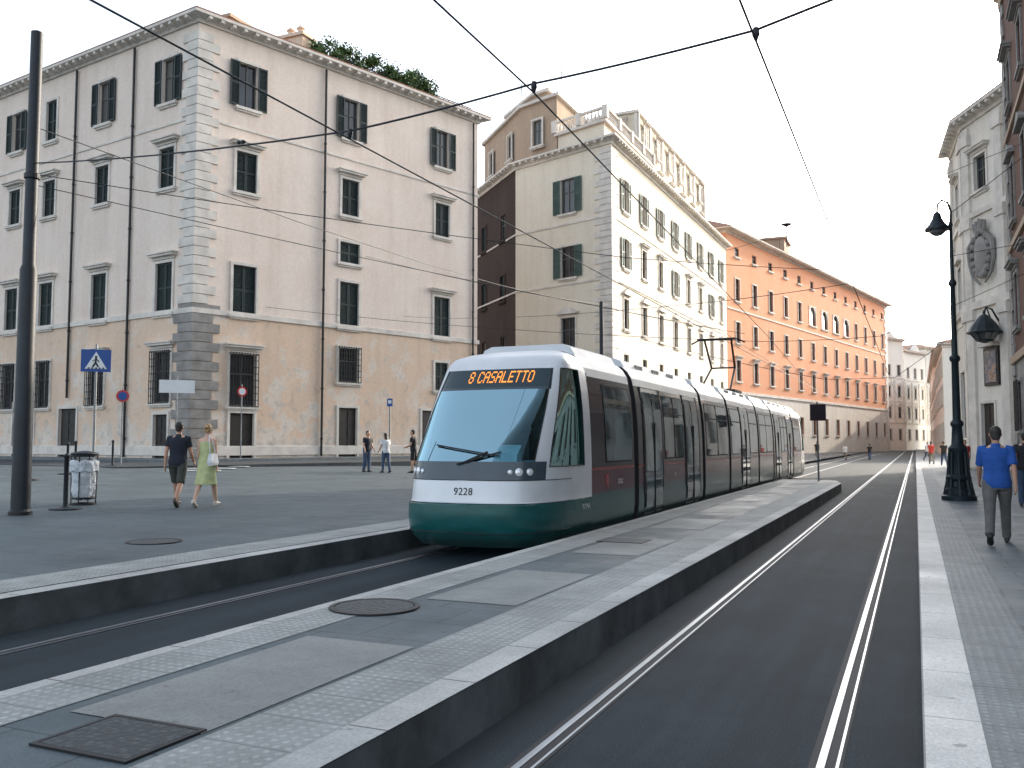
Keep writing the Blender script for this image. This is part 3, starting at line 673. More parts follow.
wire('span_wire',[(-21,75,10.5),(-6.05,70,6.4),(-1.2,70,6.4),(4,57,9.5)],.018,'thin span wire above the tracks',.2)
wire('span_wire',[(-30.5,50.8,10),(-6.05,27,5.9),(-1.2,25,5.9),(4.5,24,10)],.009,'thin span wire above the tracks',.15)
wire('span_wire',[(PX,PY,7.6),(-21.6,67,12.5)],.010,'thin wire from the pole to the cream building',.25)
wire('span_wire',[(PX,PY,6.5),(-6.05,31,5.6),(-6.05,48,5.5)],.008,'thin wire from the pole to the contact line',.1)
wire('span_wire',[(-31.5,47.7,13.5),(-13.3,40,8.1),(-6.05,36,6.0)],.010,'thin wire from the facade to the mast',.15)
wire('span_wire',[(-21.4,72,16),(4.5,32,11.5)],.010,'thin pale wire between the two sides of the street',.3)
MP=ob('catenary_mast',None,loc=(-13.3,40,.4),label='slim dark mast behind the tram',cat='pole')
mb=MB(); mb.lathe([(.11,0),(.09,7.9),(.02,7.95)],n=12); mk('pole_shaft',mb,m_pole,MP)
mb=MB(); mb.lathe([(.18,0),(.18,.1)],n=12); mk('pole_collar',mb,m_iron,MP)

# ------------------------------------------------------------ tram
def tdust(t,f):
    sx=t.n('ShaderNodeSeparateXYZ'); t.l(t.pos,sx.inputs[0]); d=t.ramp(t.math('ADD',sx.outputs[2],t.math('MULTIPLY',t.noise(3,4),.3)),[(.3,.5),(.62,0)])
    return t.mix(d,f,(.06,.06,.058))
t=NT('tram_paint_silver'); f=t.ramp(t.noise(1.2,5),[(.35,(.60,.62,.64)),(.65,(.70,.72,.74))]); m_tw=t.fin(f,.32,.05,.6)
t=NT('tram_paint_green'); f=t.ramp(t.noise(2,6,t.map((1,1,2.5))),[(.35,(.005,.068,.068)),(.65,(.009,.10,.10))]); m_tg=t.fin(tdust(t,f),.27,.05)
m_tm=plain('tram_paint_maroon',(.11,.030,.045),.22,.1,var=.15)
m_tr=plain('tram_paint_red',(.30,.03,.035),.3)
m_tk=plain('tram_dark_body',(.038,.026,.034),.12,spec=.6)
m_disp=plain('tram_display_glass',(.022,.045,.055),.08,spec=.5)
m_band=plain('tram_light_band',(.045,.065,.078),.18,spec=.6)
m_tb=plain('tram_rubber',(.018,.018,.02),.75)
m_troof=plain('tram_roof_grey',(.62,.64,.66),.45,var=.1,vs=1.5)
m_win=glass('tram_window',(.10,.135,.14),.03,1.0,vs=1.0)
m_grey=plain('tram_grey_trim',(.38,.38,.385),.4,.2)
m_in=plain('tram_interior',(.25,.36,.40),.7,var=.3)
def seethrough(name,tc,gc,ior):
    t=NT(name); t.t.nodes.remove(t.b)
    gl=t.n('ShaderNodeBsdfGlossy'); gl.inputs['Roughness'].default_value=.02; gl.inputs['Color'].default_value=(*gc,1)
    tr=t.n('ShaderNodeBsdfTransparent'); tr.inputs['Color'].default_value=(*tc,1)
    fr=t.n('ShaderNodeFresnel'); fr.inputs['IOR'].default_value=ior
    mx=t.n('ShaderNodeMixShader'); t.l(fr.outputs[0],mx.inputs[0]); t.l(tr.outputs[0],mx.inputs[1]); t.l(gl.outputs[0],mx.inputs[2]); t.l(mx.outputs[0],t.out.inputs[0]); return t.m
m_ws=seethrough('tram_windshield',(.60,.85,.92),(.38,.60,.68),1.6)
m_sw=seethrough('tram_cab_glass',(.35,.72,.66),(.55,.85,.82),1.55)
t=NT('lamp_lens'); m_lens=t.fin((.8,.82,.85),.1,.3,1)
t=NT('led_orange'); t.b.inputs['Emission Color'].default_value=(1,.30,.04,1); t.b.inputs['Emission Strength'].default_value=1.3; m_led=t.fin((.8,.3,.05),.4)
ZS=[.18,.30,.40,.6,.80,.84,1.05,1.42,1.8,2.2,2.52,2.86,2.98,3.08,3.17,3.24]
NO=[.22,.05,-.03,-.06,-.05,.05,.09,.20,.48,.80,1.06,1.34,1.46,1.60,1.9,2.3]
WW=[1.10,1.16,1.19,1.21,1.21,1.2,1.2,1.2,1.19,1.17,1.14,1.09,1.04,.97,.84,.6]
def no(z): return lerp(z,list(zip(ZS,NO)))
def ww(z): return lerp(z,list(zip(ZS,WW)))
YS=1.85; NN=3.4
def fpt(a,z,off=0):
    Wd=ww(z); N0=no(z); ysh=max(YS,N0+.3); D=ysh-N0; c=math.cos(a); s_=math.sin(a)
    x=Wd*math.copysign(abs(c)**(2/NN),c); y=N0+D*(1-abs(s_)**(2/NN))
    return Vector((x,y,z))
def fy(x,z):
    Wd=ww(z);N0=no(z);D=max(YS,N0+.3)-N0; v=min(.999,abs(x)/Wd); return N0+D*(1-(1-v**NN)**(1/NN))
TRX,TRY=-6.05,11.6
CABW=2.44
def weld(me):
    bm=bmesh.new(); bm.from_mesh(me); bmesh.ops.remove_doubles(bm,verts=bm.verts,dist=.0005); bm.to_mesh(me); bm.free()
    me.polygons.foreach_set('use_smooth',[True]*len(me.polygons))
FONT={'8':'01110 10001 10001 01110 10001 10001 01110','C':'01110 10001 10000 10000 10000 10001 01110','A':'01110 10001 10001 11111 10001 10001 10001','S':'01111 10000 10000 01110 00001 00001 11110','L':'10000 10000 10000 10000 10000 10000 11111','E':'11111 10000 10000 11110 10000 10000 11111','T':'11111 00100 00100 00100 00100 00100 00100','O':'01110 10001 10001 10001 10001 10001 01110',' ':'0 0 0 0 0 0 0'}
def cab(T,sgn=1,full=True):
    def P(p): return (p[0],p[1]*sgn if sgn==1 else 34.6-p[1],p[2])
    WD=44; PD=28
    deg=[0,1,2.5,4,6,8,11,14,18,22,25,PD,31,34,38,41,WD,47]+list(range(50,90,5))+[90]
    deg=deg+[180-d for d in reversed(deg[:-1])]
    rows=[.18,.24,.30,.35,.40,.5,.6,.7,.80,.82,.84,.94,1.05,1.15,1.25,1.34,1.42,1.6,1.8,2.0,2.2,2.4,2.52,2.56,2.7,2.86,2.92,2.98,3.03,3.08,3.13,3.17,3.21,3.24]
    shell=MB(); ws=MB(); sg=[MB(),MB()]; disp=MB(); grid={}
    for i,dg in enumerate(deg):
        for j,z in enumerate(rows): grid[i,j]=fpt(R(dg),z)
    for i in range(len(deg)-1):
        for j in range(len(rows)-1):
            d0,d1=deg[i],deg[i+1]; z0,z1=rows[j],rows[j+1]; dm=(d0+d1)/2; zm=(z0+z1)/2
            dd=min(dm,180-dm)
            q=[P(p) for p in(grid[i,j],grid[i+1,j],grid[i+1,j+1],grid[i,j+1])]
            if 1.42<zm<2.52 and dd>WD: ws.quad(*q); continue
            if 1.34<zm<2.86 and dd<PD: sg[0 if dm<90 else 1].quad(*q); continue
            if zm<.82: mi=1
            elif 2.56<zm<2.86 and dd>WD-3: disp.quad(*q); continue
            elif zm<1.15: mi=0
            elif zm<1.42 and dd>31: mi=2
            elif 2.5<zm<2.57 and dd>WD-3: mi=2
            else: mi=0
            shell.quad(*q,mi)
    top=[P(grid[i,len(rows)-1]) for i in range(len(deg))]; shell.add(top,[tuple(range(len(top)))],3)
    YG=2.08
    for k,sx in enumerate((1,-1)):
        for j in range(len(rows)-1):
            z0,z1=rows[j],rows[j+1]
            a=fpt(0,z0);b=fpt(0,z1)
            if max(a.y,b.y)>CABW-.02: continue
            mi=1 if z1<=.83 else 0
            zm=(z0+z1)/2
            if 1.34<zm<2.86:
                sg[k].quad(P((sx*a.x,a.y,z0)),P((sx*a.x,YG,z0)),P((sx*b.x,YG,z1)),P((sx*b.x,b.y,z1)))
                shell.quad(P((sx*a.x,YG,z0)),P((sx*a.x,CABW,z0)),P((sx*b.x,CABW,z1)),P((sx*b.x,YG,z1)),mi)
            else:
                shell.quad(P((sx*a.x,a.y,z0)),P((sx*a.x,CABW,z0)),P((sx*b.x,CABW,z1)),P((sx*b.x,b.y,z1)),mi)
    me=shell.mesh('cab_body',[m_tw,m_tg,m_band,m_troof]); weld(me)
    try: me.set_sharp_from_angle(angle=R(38))
    except Exception: pass
    ob('cab_body',me,T)
    for nm,m2,mm in(('windshield',ws,m_ws),('cab_side_window',sg[0],m_sw),('cab_side_window',sg[1],m_sw),('destination_display',disp,m_disp)):
        me=m2.mesh(nm,mm); weld(me); ob(nm,me,T)
    for z in(.40,.82,1.15): 
        mb=MB(); pts=[]
        for dg in range(4,177,4):
            p=fpt(R(dg),z); n_=Vector((p.x*.3,-1 if 30<dg<150 else -.2,0)).normalized(); p=p+n_*.004; pts.append(P(p))
        mb.tube(pts,.006,5); mk('trim_line',mb,m_tb,T)
    for ring_ in ([(WD,z) for z in(1.42,1.6,1.8,2.0,2.2,2.4,2.52,2.7,2.86)],[(180-WD,z) for z in(1.42,1.6,1.8,2.0,2.2,2.4,2.52,2.7,2.86)],[(PD,z) for z in(1.34,1.6,1.8,2.0,2.2,2.4,2.6,2.86)],[(180-PD,z) for z in(1.34,1.6,1.8,2.0,2.2,2.4,2.6,2.86)]):
        mb=MB(); mb.tube([P(fpt(R(d_),z_)) for d_,z_ in ring_],.010,6); mk('window_gasket',mb,m_tb,T)
    for sx in(-1,1):
        for z in(1.34,2.86):
            mb=MB(); pts=[fpt(R(d_),z) for d_ in(PD,20,12,5,0)]+[Vector((ww(z),YG,z))]
            mb.tube([P((sx*p.x,p.y,p.z)) for p in pts],.010,6); mk('window_gasket',mb,m_tb,T)
        mb=MB(); mb.tube([P((sx*ww(z),YG,z)) for z in(1.34,1.8,2.2,2.52,2.86)],.010,6); mk('window_gasket',mb,m_tb,T)
    for sx in(-1,1):
        for x,r,m_ in((.95,.045,m_lens),(.83,.05,m_lens),(.72,.03,m_lens)):
            mb=MB(); z=1.27; y=fy(x,z); a=(fy(x+.02,z)-fy(x-.02,z))/.04; nrm=Vector((sx*a,-1,.12)).normalized()
            c=Vector((sx*x,y,z)); rings=[]
            u=nrm.cross(Vector((0,0,1))).normalized(); v=u.cross(nrm)
            for q,rr in((-.02,r*1.15),(.012,r*1.15),(.014,r),(.02,r*.7),(.024,.005)):
                rings.append([P(c+nrm*q+(u*math.cos(2*math.pi*k/14)+v*math.sin(2*math.pi*k/14))*rr) for k in range(14)])
            mb.loft(rings); mk('headlight',mb,m_,T,smooth=True)
    mb=MB(); mb.loft([[P(p) for p in [(-1.0,.75,.9),(1.0,.75,.9),(1.0,.75,1.25),(-1.0,.75,1.25)]],[P(p) for p in [(-1.05,1.45,.9),(1.05,1.45,.9),(1.05,1.4,1.42),(-1.05,1.4,1.42)]]])
    mb.loft([[P(p) for p in [(-.45,1.1,1.32),(.45,1.1,1.32),(.45,1.1,1.5),(-.45,1.1,1.5)]],[P(p) for p in [(-.4,1.4,1.32),(.4,1.4,1.32),(.4,1.4,1.66),(-.4,1.4,1.66)]]])
    mk('dashboard',mb,m_in,T)
    mb=MB(); 
    def pb(x0,x1,y0,y1,z0,z1): mb.loft([[P(p) for p in[(x0,y0,z0),(x1,y0,z0),(x1,y1,z0),(x0,y1,z0)]],[P(p) for p in[(x0,y0,z1),(x1,y0,z1),(x1,y1,z1),(x0,y1,z1)]]])
    pb(-.25,.25,1.7,2.15,1.0,1.15); pb(-.25,.25,2.05,2.18,1.15,1.85); pb(-.13,.13,2.07,2.17,1.87,2.1); mk('driver_seat',mb,m_tb,T)
    mb=MB(); pb(-1.1,1.1,2.45,2.48,.3,2.85); mk('cab_bulkhead',mb,m_in,T)
    for (x0,z0,x1,z1) in((-.1,1.38,.55,1.56),):
        mb=MB()
        pts=[P((x0+(x1-x0)*k/5,fy(x0+(x1-x0)*k/5,z0+(z1-z0)*k/5)-.03,z0+(z1-z0)*k/5)) for k in range(6)]; mb.tube(pts,.014,5)
        pts=[P((-.55+1.1*k/7,fy(-.55+1.1*k/7,1.66-.16*k/7)-.03,1.66-.16*k/7)) for k in range(8)]; mb.tube(pts,.012,5)
        pts=[P((.05+.3*k/3,fy(.05+.3*k/3,1.42+.14*k/3)-.035,1.42+.14*k/3)) for k in range(4)]; mb.tube(pts,.018,5)
        mk('wiper',mb,m_tb,T)
    if full:
        # dot-matrix destination text
        mb=MB(); txt='8 CASALETTO'; px,pz=.0178,.0275; cols=[]
        for ch in txt:
            rw=FONT[ch].split(); wd=len(rw[0])
            for c_i in range(wd): cols.append([r[c_i]=='1' for r in rw])
            cols.append([False]*7)
            if ch==' ': cols.append([False]*7)
        n=len(cols)
        for ci,col in enumerate(cols):
            for ri,on in enumerate(col):
                if on:
                    x=.14+(ci-n/2)*px; z=2.81-ri*pz
                    q=[]
                    for ax,az in((-.46,-.44),(.46,-.44),(.46,.44),(-.46,.44)):
                        xx=x+ax*px; zz=z+az*pz; q.append((xx,fy(xx,zz)-.008,zz))
                    mb.quad(*q)
        mk('destination_text',mb,m_led,T)
        cu=bpy.data.curves.new('txt','FONT'); cu.body='9228'; cu.size=.15; cu.align_x='CENTER'; cu.resolution_u=3; cu.space_character=1.05
        to=bpy.data.objects.new('txt',cu); me=bpy.data.meshes.new_from_object(to); bpy.data.objects.remove(to)
        bm=bmesh.new(); bm.from_mesh(me)
        for v in bm.verts:
            x=v.co.x+.05; zz=.94+v.co.y; v.co=Vector((x,fy(x,zz)-.008,zz))
        bm.to_mesh(me); bm.free(); me.materials.clear(); me.materials.append(m_tb); ob('fleet_number',me,T)
T=ob('tram',None,loc=(TRX,TRY,0),label='silver, green and maroon articulated low-floor tram on the track',cat='tram')
cab(T)
cab(T,-1,False)
PROF=[(.8,.18),(1.10,.18),(1.18,.35),(1.2,.6),(1.2,.86),(1.2,1.24),(1.2,1.28),(1.19,1.8),(1.17,2.2),(1.14,2.52),(1.09,2.8),(1.06,2.94),(.98,3.07),(.88,3.16),(.7,3.22),(.3,3.25)]
def bodyseg(y0,y1):
    mb=MB(); prof=PROF+[(-x,z) for x,z in reversed(PROF)]
    n=len(prof)
    for i in range(n-1):
        (xa,za),(xb,zb)=prof[i],prof[i+1]; zm=(za+zb)/2
        mi=1 if zm<.86 else 2 if zm<1.24 else 5 if zm<1.28 else 3 if zm<2.8 else 0
        mb.quad((xa,y0,za),(xa,y1,za),(xb,y1,zb),(xb,y0,zb),mi)
    mb.add([(x,y0,z) for x,z in prof],[tuple(range(n))],4); mb.add([(x,y1,z) for x,z in prof],[tuple(range(n))],4)
    mk('car_body',mb,[m_troof,m_tg,m_tm,m_tk,m_tb,m_tr],T)
def XS(z): return lerp(z,[(b,a) for a,b in PROF[1:]])
def sideplate(name,y0,y1,z0,z1,m_,off=.01,rnd=.05,sides=(1,-1)):
    for sx in sides:
        zs=[z0+(z1-z0)*k/6 for k in range(7)]; mb=MB()
        for k in range(6):
            mb.quad((sx*(XS(zs[k])+.004),y0-.025,zs[k]-(.025 if k==0 else 0)),(sx*(XS(zs[k])+.004),y1+.025,zs[k]-(.025 if k==0 else 0)),(sx*(XS(zs[k+1])+.004),y1+.025,zs[k+1]+(.025 if k==5 else 0)),(sx*(XS(zs[k+1])+.004),y0-.025,zs[k+1]+(.025 if k==5 else 0)),1)
        rings=[]
        for k,z in enumerate(zs):
            r=rnd if k in(0,6) else 0
            rings.append([(sx*(XS(z)+off),y0+r,z),(sx*(XS(z)+off),y1-r,z)])
        for k in range(6): mb.quad(rings[k][0],rings[k][1],rings[k+1][1],rings[k+1][0],0)
        zz=z1-.38; mb.quad((sx*(XS(zz)+off+.003),y0+.03,zz),(sx*(XS(zz)+off+.003),y1-.03,zz),(sx*(XS(zz+.03)+off+.003),y1-.03,zz+.03),(sx*(XS(zz+.03)+off+.003),y0+.03,zz+.03),1)
        mk(name,mb,[m_,m_tb],T)
def door(y0,y1):
    for sx in(1,-1):
        ym=(y0+y1)/2; fr=MB(); gl_=MB()
        def strp(mb,ya,yb,za,zb,off,k=5):
            for i in range(k):
                z0=za+(zb-za)*i/k; z1=za+(zb-za)*(i+1)/k
                mb.quad((sx*(XS(z0)+off),ya,z0),(sx*(XS(z0)+off),yb,z0),(sx*(XS(z1)+off),yb,z1),(sx*(XS(z1)+off),ya,z1))
        strp(fr,y0,y1,.3,2.78,.008)
        for a,b in((y0+.07,ym-.04),(ym+.04,y1-.07)):
            strp(gl_,a,b,1.12,2.7,.02); strp(gl_,a,b,.42,1.05,.02)
        mid=MB(); mid.bx(min(sx*1.2,sx*1.235),max(sx*1.2,sx*1.235),ym-.015,ym+.015,.3,2.1)
        for yy in(y0,y1): 
            for i in range(5):
                za=.3+i*.5; zb=za+.5; mid.loft([[(sx*(XS(za)-.01),yy-.02,za),(sx*(XS(za)+.02),yy-.02,za),(sx*(XS(za)+.02),yy+.02,za),(sx*(XS(za)-.01),yy+.02,za)],[(sx*(XS(zb)-.01),yy-.02,zb),(sx*(XS(zb)+.02),yy-.02,zb),(sx*(XS(zb)+.02),yy+.02,zb),(sx*(XS(zb)-.01),yy+.02,zb)]])
        d=mk('door',fr,m_grey,T); mk('door_glass',gl_,m_win,d); mk('door_seal',mid,m_tb,d)
segs=[(2.44,4.9),(5.2,10.9),(11.2,14.4),(14.7,19.6),(19.9,23.1),(23.4,29.1),(29.4,32.16)]
for i,(a,b) in enumerate(segs):
    bodyseg(a,b)
    if i in(0,6):
        if i==0: sideplate('side_window',a+.75,b-.15,1.38,2.68,m_win)
        else: sideplate('side_window',a+.15,b-.7,1.38,2.68,m_win)
    elif i in(1,5):
        door(a+.4,a+1.8); door(b-1.8,b-.4); sideplate('side_window',a+2.0,a+2.8,1.38,2.68,m_win); sideplate('side_window',a+2.9,b-2.0,1.38,2.68,m_win)
    elif i==3:
        door(a+1.75,a+3.15); sideplate('side_window',a+.15,a+1.6,1.38,2.68,m_win); sideplate('side_window',a+3.3,b-.15,1.38,2.68,m_win)
    else:
        sideplate('side_window',a+.2,(a+b)/2-.05,1.38,2.68,m_win); sideplate('side_window',(a+b)/2+.05,b-.2,1.38,2.68,m_win)
    mb=MB(); y0=a+.15 if i else a+.1; y1=b-.15
    mb.loft([[(s_*q,y,z) for s_,q,z in((1,.9,3.12),(1,.80,3.30),(1,.66,3.36),(-1,.66,3.36),(-1,.80,3.30),(-1,.9,3.12))] for y in(y0,y1)])
    mk('roof_fairing',mb,m_troof,T)
    if i in(1,3,5):
        for k in range(3):
            mb=MB(); yy=a+1+k*1.3
            mb.bx(.83,.86,yy,yy+.5,3.2,3.28); mk('roof_vent',mb,m_grey,T)
    if i%2==0:
        mb=MB(); c=(a+b)/2; mb.bx(-.7,.7,c-1.2,c+1.2,.2,.5)
        for sx in(-1,1):
            for yy in(c-.85,c+.85): mb.tube([(sx*.66,yy,.33),(sx*.8,yy,.33)],.32,18)
        mk('bogie',mb,m_tb,T)
for (a,b),(c,d) in zip(segs,segs[1:]):
    mb=MB(); k=9; pr=[(x*.95,z*.985+.03) for x,z in PROF]; pr=pr+[(-x,z) for x,z in reversed(pr)]
    rings=[]
    for j in range(k):
        s_=1 if j%2==0 else .955; rings.append([(x*s_,b+(c-b)*j/(k-1),z if z<.5 else z*(1 if j%2==0 else .985)) for x,z in pr])
    mb.loft(rings); mk('gangway_bellows',mb,m_tb,T)
m_signw=plain('sign_white',(.75,.76,.76),.4,var=.05)
def sidetext(body,y,z,size,x=1.207,m_=m_signw):
    cu=bpy.data.curves.new('t','FONT'); cu.body=body; cu.size=size; cu.align_x='CENTER'; cu.resolution_u=2
    to=bpy.data.objects.new('t',cu); me=bpy.data.meshes.new_from_object(to); bpy.data.objects.remove(to)
    for v in me.vertices: v.co=Vector((x,y+v.co.x,z+v.co.y))
    me.materials.clear(); me.materials.append(m_); ob('side_lettering',me,T)
sidetext('ROMA',2.12,.64,.13,1.216); sidetext('atac',4.0,.97,.19); sidetext('9228',8.05,.97,.12); sidetext('atac',13,.97,.19)
mb=MB(); mb.loft([[(x_,3.25+a_,1.05+b_) for a_,b_ in((-.09,.11),(.09,.11),(.09,-.03),(0,-.13),(-.09,-.03))] for x_ in(1.2,1.207)]); mk('city_crest',mb,m_tr,T)
mb=MB(); yc=19.2
for sx in(-.5,.5): mb.tube([(sx,yc-.7,3.45),(sx*.8,yc+.75,4.3),(sx*.9,yc-.1,5.18)],.035,6)
mb.tube([(-.5,yc-.7,3.45),(.5,yc-.7,3.45)],.04,6); mb.tube([(-.4,yc+.75,4.3),(.4,yc+.75,4.3)],.03,6)
mb.tube([(-.9,yc-.1,5.08),(-.65,yc-.1,5.2),(.65,yc-.1,5.2),(.9,yc-.1,5.08)],.03,6); mb.tube([(-.65,yc-.35,5.2),(.65,yc-.35,5.2)],.03,6)
mb.bx(-.7,.7,yc-1,yc+.3,3.365,3.45)
mk('pantograph',mb,m_iron,T)

# ------------------------------------------------------------ people
def skinmat(c): return plain('skin',c,.5,var=.06)
m_skin=skinmat((.48,.26,.17)); m_skin2=skinmat((.58,.36,.26))
def cloth(name,c): return plain(name,c,.85,var=.18,vs=9,bump=.4,bs=35)
def person(label,loc,heading,H=1.75,thL=(25,5),thR=(-22,28),armL=(-22,10),armR=(22,15),top=None,bottom=None,kind='trousers',hairc=(.02,.015,.012),hair='short',skin=None,shoes=(.02,.02,.02),female=False,vox=.009,sleeve=.6,lean=3,group=None,turn=0):
    skin=skin or m_skin
    E=ob('person',None,loc=loc,rz=heading,label=label,cat='person',group=group)
    S=H/1.75; V=Vector
    def legj(sx,th,kn):
        hp=V((sx*.095,0,.93)); th=R(th);kn=R(kn)
        k=hp+.435*V((0,math.sin(th),-math.cos(th))); an=k+.42*V((sx*.0,math.sin(th-kn),-math.cos(th-kn))); return [hp,k,an]
    LL=legj(-1,*thL); LR=legj(1,*thR)
    dz=.085-min(LL[2].z-(.05 if thL[0]-thL[1]<-25 else 0),LR[2].z-(.0 if thR[0]-thR[1]>-25 else .05))
    up=V((0,0,dz)); LL=[p+up for p in LL]; LR=[p+up for p in LR]
    ln=math.tan(R(lean))
    def tp(x,y,z): return V((x,y+(z-.93)*ln,z+dz))
    sw=.185 if not female else .16
    def armj(sx,a,el):
        sh=tp(sx*sw,0,1.415); a=R(a);el=R(el)
        e=sh+.285*V((sx*.14,math.sin(a),-math.cos(a))); wv=V((sx*.05,math.sin(a+el),-math.cos(a+el))); wr=e+.25*wv; return [sh,e,wr,wv.normalized()]
    AL=armj(-1,*armL); AR=armj(1,*armR)
    f=.93 if female else 1
    TR=[(.86,.150,.10),(.93,.168,.118),(1.0,.160 if not female else .165,.112),(1.10,.142*f,.1),(1.2,.152*f,.108),(1.30,.172*f,.116),(1.38,.182*f,.108),(1.435,.158*f,.088),(1.475,.09*f,.066),(1.5,.058,.055)]
    def tor(mb,k,z0,z1,add=0):
        rings=[]
        zs=[z0]+[t[0] for t in TR if z0<t[0]<z1]+[z1]
        for z in zs:
            rx=lerp(z,[(t[0],t[1]) for t in TR])*k+add; ry=lerp(z,[(t[0],t[2]) for t in TR])*k+add; c=tp(0,0,z)
            rings.append([(c.x+rx*math.copysign(abs(math.cos(a))**.85,math.cos(a)),c.y+ry*math.sin(a),c.z) for a in [2*math.pi*q/20 for q in range(20)]])
        mb.loft(rings)
    def sc_(mb): mb.v=[(x*S,y*S,z*S) for x,y,z in mb.v]; return mb
    def fin(nm,mb,m_,v=vox):
        o=mk(nm,sc_(mb),m_,E)
        bm=bmesh.new(); bm.from_mesh(o.data); bmesh.ops.recalc_face_normals(bm,faces=bm.faces); bm.to_mesh(o.data); bm.free()
        md=o.modifiers.new('remesh','REMESH'); md.mode='VOXEL'; md.voxel_size=v; md.use_smooth_shade=True
        ms=o.modifiers.new('smooth','SMOOTH'); ms.factor=.5; ms.iterations=2
        return o
    b=MB(); tor(b,.96,.86,1.5)
    neck=tp(0,.0,1.46); hd=tp(0,.015,1.635)
    b.tube([neck,tp(0,.005,1.52),tp(0,.01,1.58)],[.06,.052,.055],12)
    th=R(turn); rot=Matrix.Rotation(th,3,'Z')
    def hp(x,y,z): return hd+rot@V((x,y,z))
    hr=[(-.118,.028,.035,.055),(-.10,.045,.06,.035),(-.07,.058,.082,.012),(-.03,.068,.092,.0),(.02,.074,.097,-.004),(.06,.072,.095,-.008),(.09,.058,.078,-.01),(.112,.032,.045,-.01),(.12,.008,.012,-.01)]
    b.loft([[hp(rx*math.cos(a),cy+ry*math.sin(a),z) for a in [2*math.pi*q/16 for q in range(16)]] for z,rx,ry,cy in hr])
    b.tube([hp(0,.088,.025),hp(0,.108,-.02),hp(0,.09,-.032)],[.01,.016,.012],8)
    b.tube([hp(-.04,.078,.032),hp(0,.092,.034),hp(.04,.078,.032)],[.01,.01,.01],8)
    b.tube([hp(-.022,.088,-.062),hp(0,.096,-.062),hp(.022,.088,-.062)],[.008,.011,.008],8)
    for sx in(-1,1): b.ball(hp(sx*.078,.0,.0),(.012,.02,.03),8,6)
    for J in(LL,LR):
        h_,k,a=J
        b.tube([h_+V((0,0,.03)),h_.lerp(k,.3),h_.lerp(k,.75),k,k.lerp(a,.25),k.lerp(a,.6),a],[.085*f,.083*f,.06,.054,.056,.045,.036],12)
    for J in(AL,AR):
        s0,e,w_,dv=J; sx=-1 if J is AL else 1
        b.tube([s0+V((-sx*.03,0,.0)),s0,s0.lerp(e,.5),e,e.lerp(w_,.3),w_],[.05,.052*f,.044*f,.036*f,.036*f,.024],12)
        side=V((0,1,0))-dv*dv.y; side.normalize()
        b.tube([w_-dv*.01,w_+dv*.03,w_+dv*.085],[.026,.036,.036],10,flat=.5,side=tuple(side))
        if vox<.012:
            for q,(off,ln_) in enumerate(((.028,.068),(.010,.076),(-.009,.07),(-.026,.055))):
                r0=w_+dv*.075+side*off; cur=-sx*1.0*V((1,0,0))
                b.tube([r0,r0+dv*(ln_*.5),r0+dv*(ln_*.8)+cur*ln_*.22,r0+dv*(ln_*.95)+cur*ln_*.45],[.0095,.009,.0085,.006],8)
            r0=w_+dv*.02+side*.025; b.tube([r0,r0+side*.022+dv*.025,r0+side*.028+dv*.055-sx*V((.01,0,0))],[.013,.011,.008],8)
    fin('body',b,skin,min(vox,.02))
    hb=MB()
    hh=[(-.02,.07,.055,-.045),(.02,.08,.075,-.03),(.055,.081,.09,-.02),(.09,.068,.085,-.015),(.118,.045,.058,-.012),(.13,.012,.02,-.012)]
    if hair=='short': hh=[(-.075,.05,.03,-.062)]+hh
    if hair=='bun': hh=[(-.06,.045,.035,-.07)]+hh
    if hair=='long': hh=[(-.2,.055,.03,-.09),(-.12,.075,.045,-.075)]+hh
    hb.loft([[hp(rx*math.cos(a),cy+ry*math.sin(a),z) for a in [2*math.pi*q/16 for q in range(16)]] for z,rx,ry,cy in hh])
    if hair=='bun': hb.ball(hp(0,-.12,.05),(.04,.04,.04),10,8)
    fin('hair',hb,plain('hair',hairc,.6,var=.3,vs=20),min(vox,.015))
    if kind=='dress':
        d=MB(); rings=[]
        for z,rx,ry,cy in((.50,.235,.20,-.0),(.60,.215,.18,0),(.75,.195,.155,0),(.93,.183,.135,0),(1.0,.172,.125,0),(1.12,.142,.112,0),(1.25,.158,.125,0),(1.36,.160,.118,0),(1.42,.12,.085,0),(1.455,.10,.07,0)):
            c=tp(0,cy,z); rings.append([(c.x+rx*(1+(.05*math.cos(6*a) if z<.8 else 0))*math.cos(a),c.y+ry*(1+(.06*math.cos(5*a) if z<.8 else 0))*math.sin(a),c.z) for a in [2*math.pi*q/32 for q in range(32)]])
        d.loft(rings); fin('dress',d,top,max(vox,.012))
    else:
        sh_=MB(); tor(sh_,1.02,.86,1.44,.022)
        for J in(AL,AR):
            s0,e,w_,dv=J; sx=-1 if J is AL else 1; q=s0.lerp(e,min(1,sleeve)) if sleeve<=1 else e.lerp(w_,sleeve-1)
            P_=[s0+V((-sx*.06,0,.012)),s0+V((0,0,.008)),s0.lerp(e,.3),q] if sleeve<=1 else [s0+V((-sx*.06,0,.012)),s0+V((0,0,.008)),s0.lerp(e,.5),e,q]
            sh_.tube(P_,[.062,.066,.062,.06] if sleeve<=1 else [.062,.066,.058,.05,.042],12)
        sh_.tube([tp(0,-.005,1.43),tp(0,.0,1.47),tp(0,.004,1.5)],[.1,.075,.068],12)
        fin('shirt',sh_,top,max(vox,.012))
        tb=MB(); tor(tb,1.0,.84,1.0,.014)
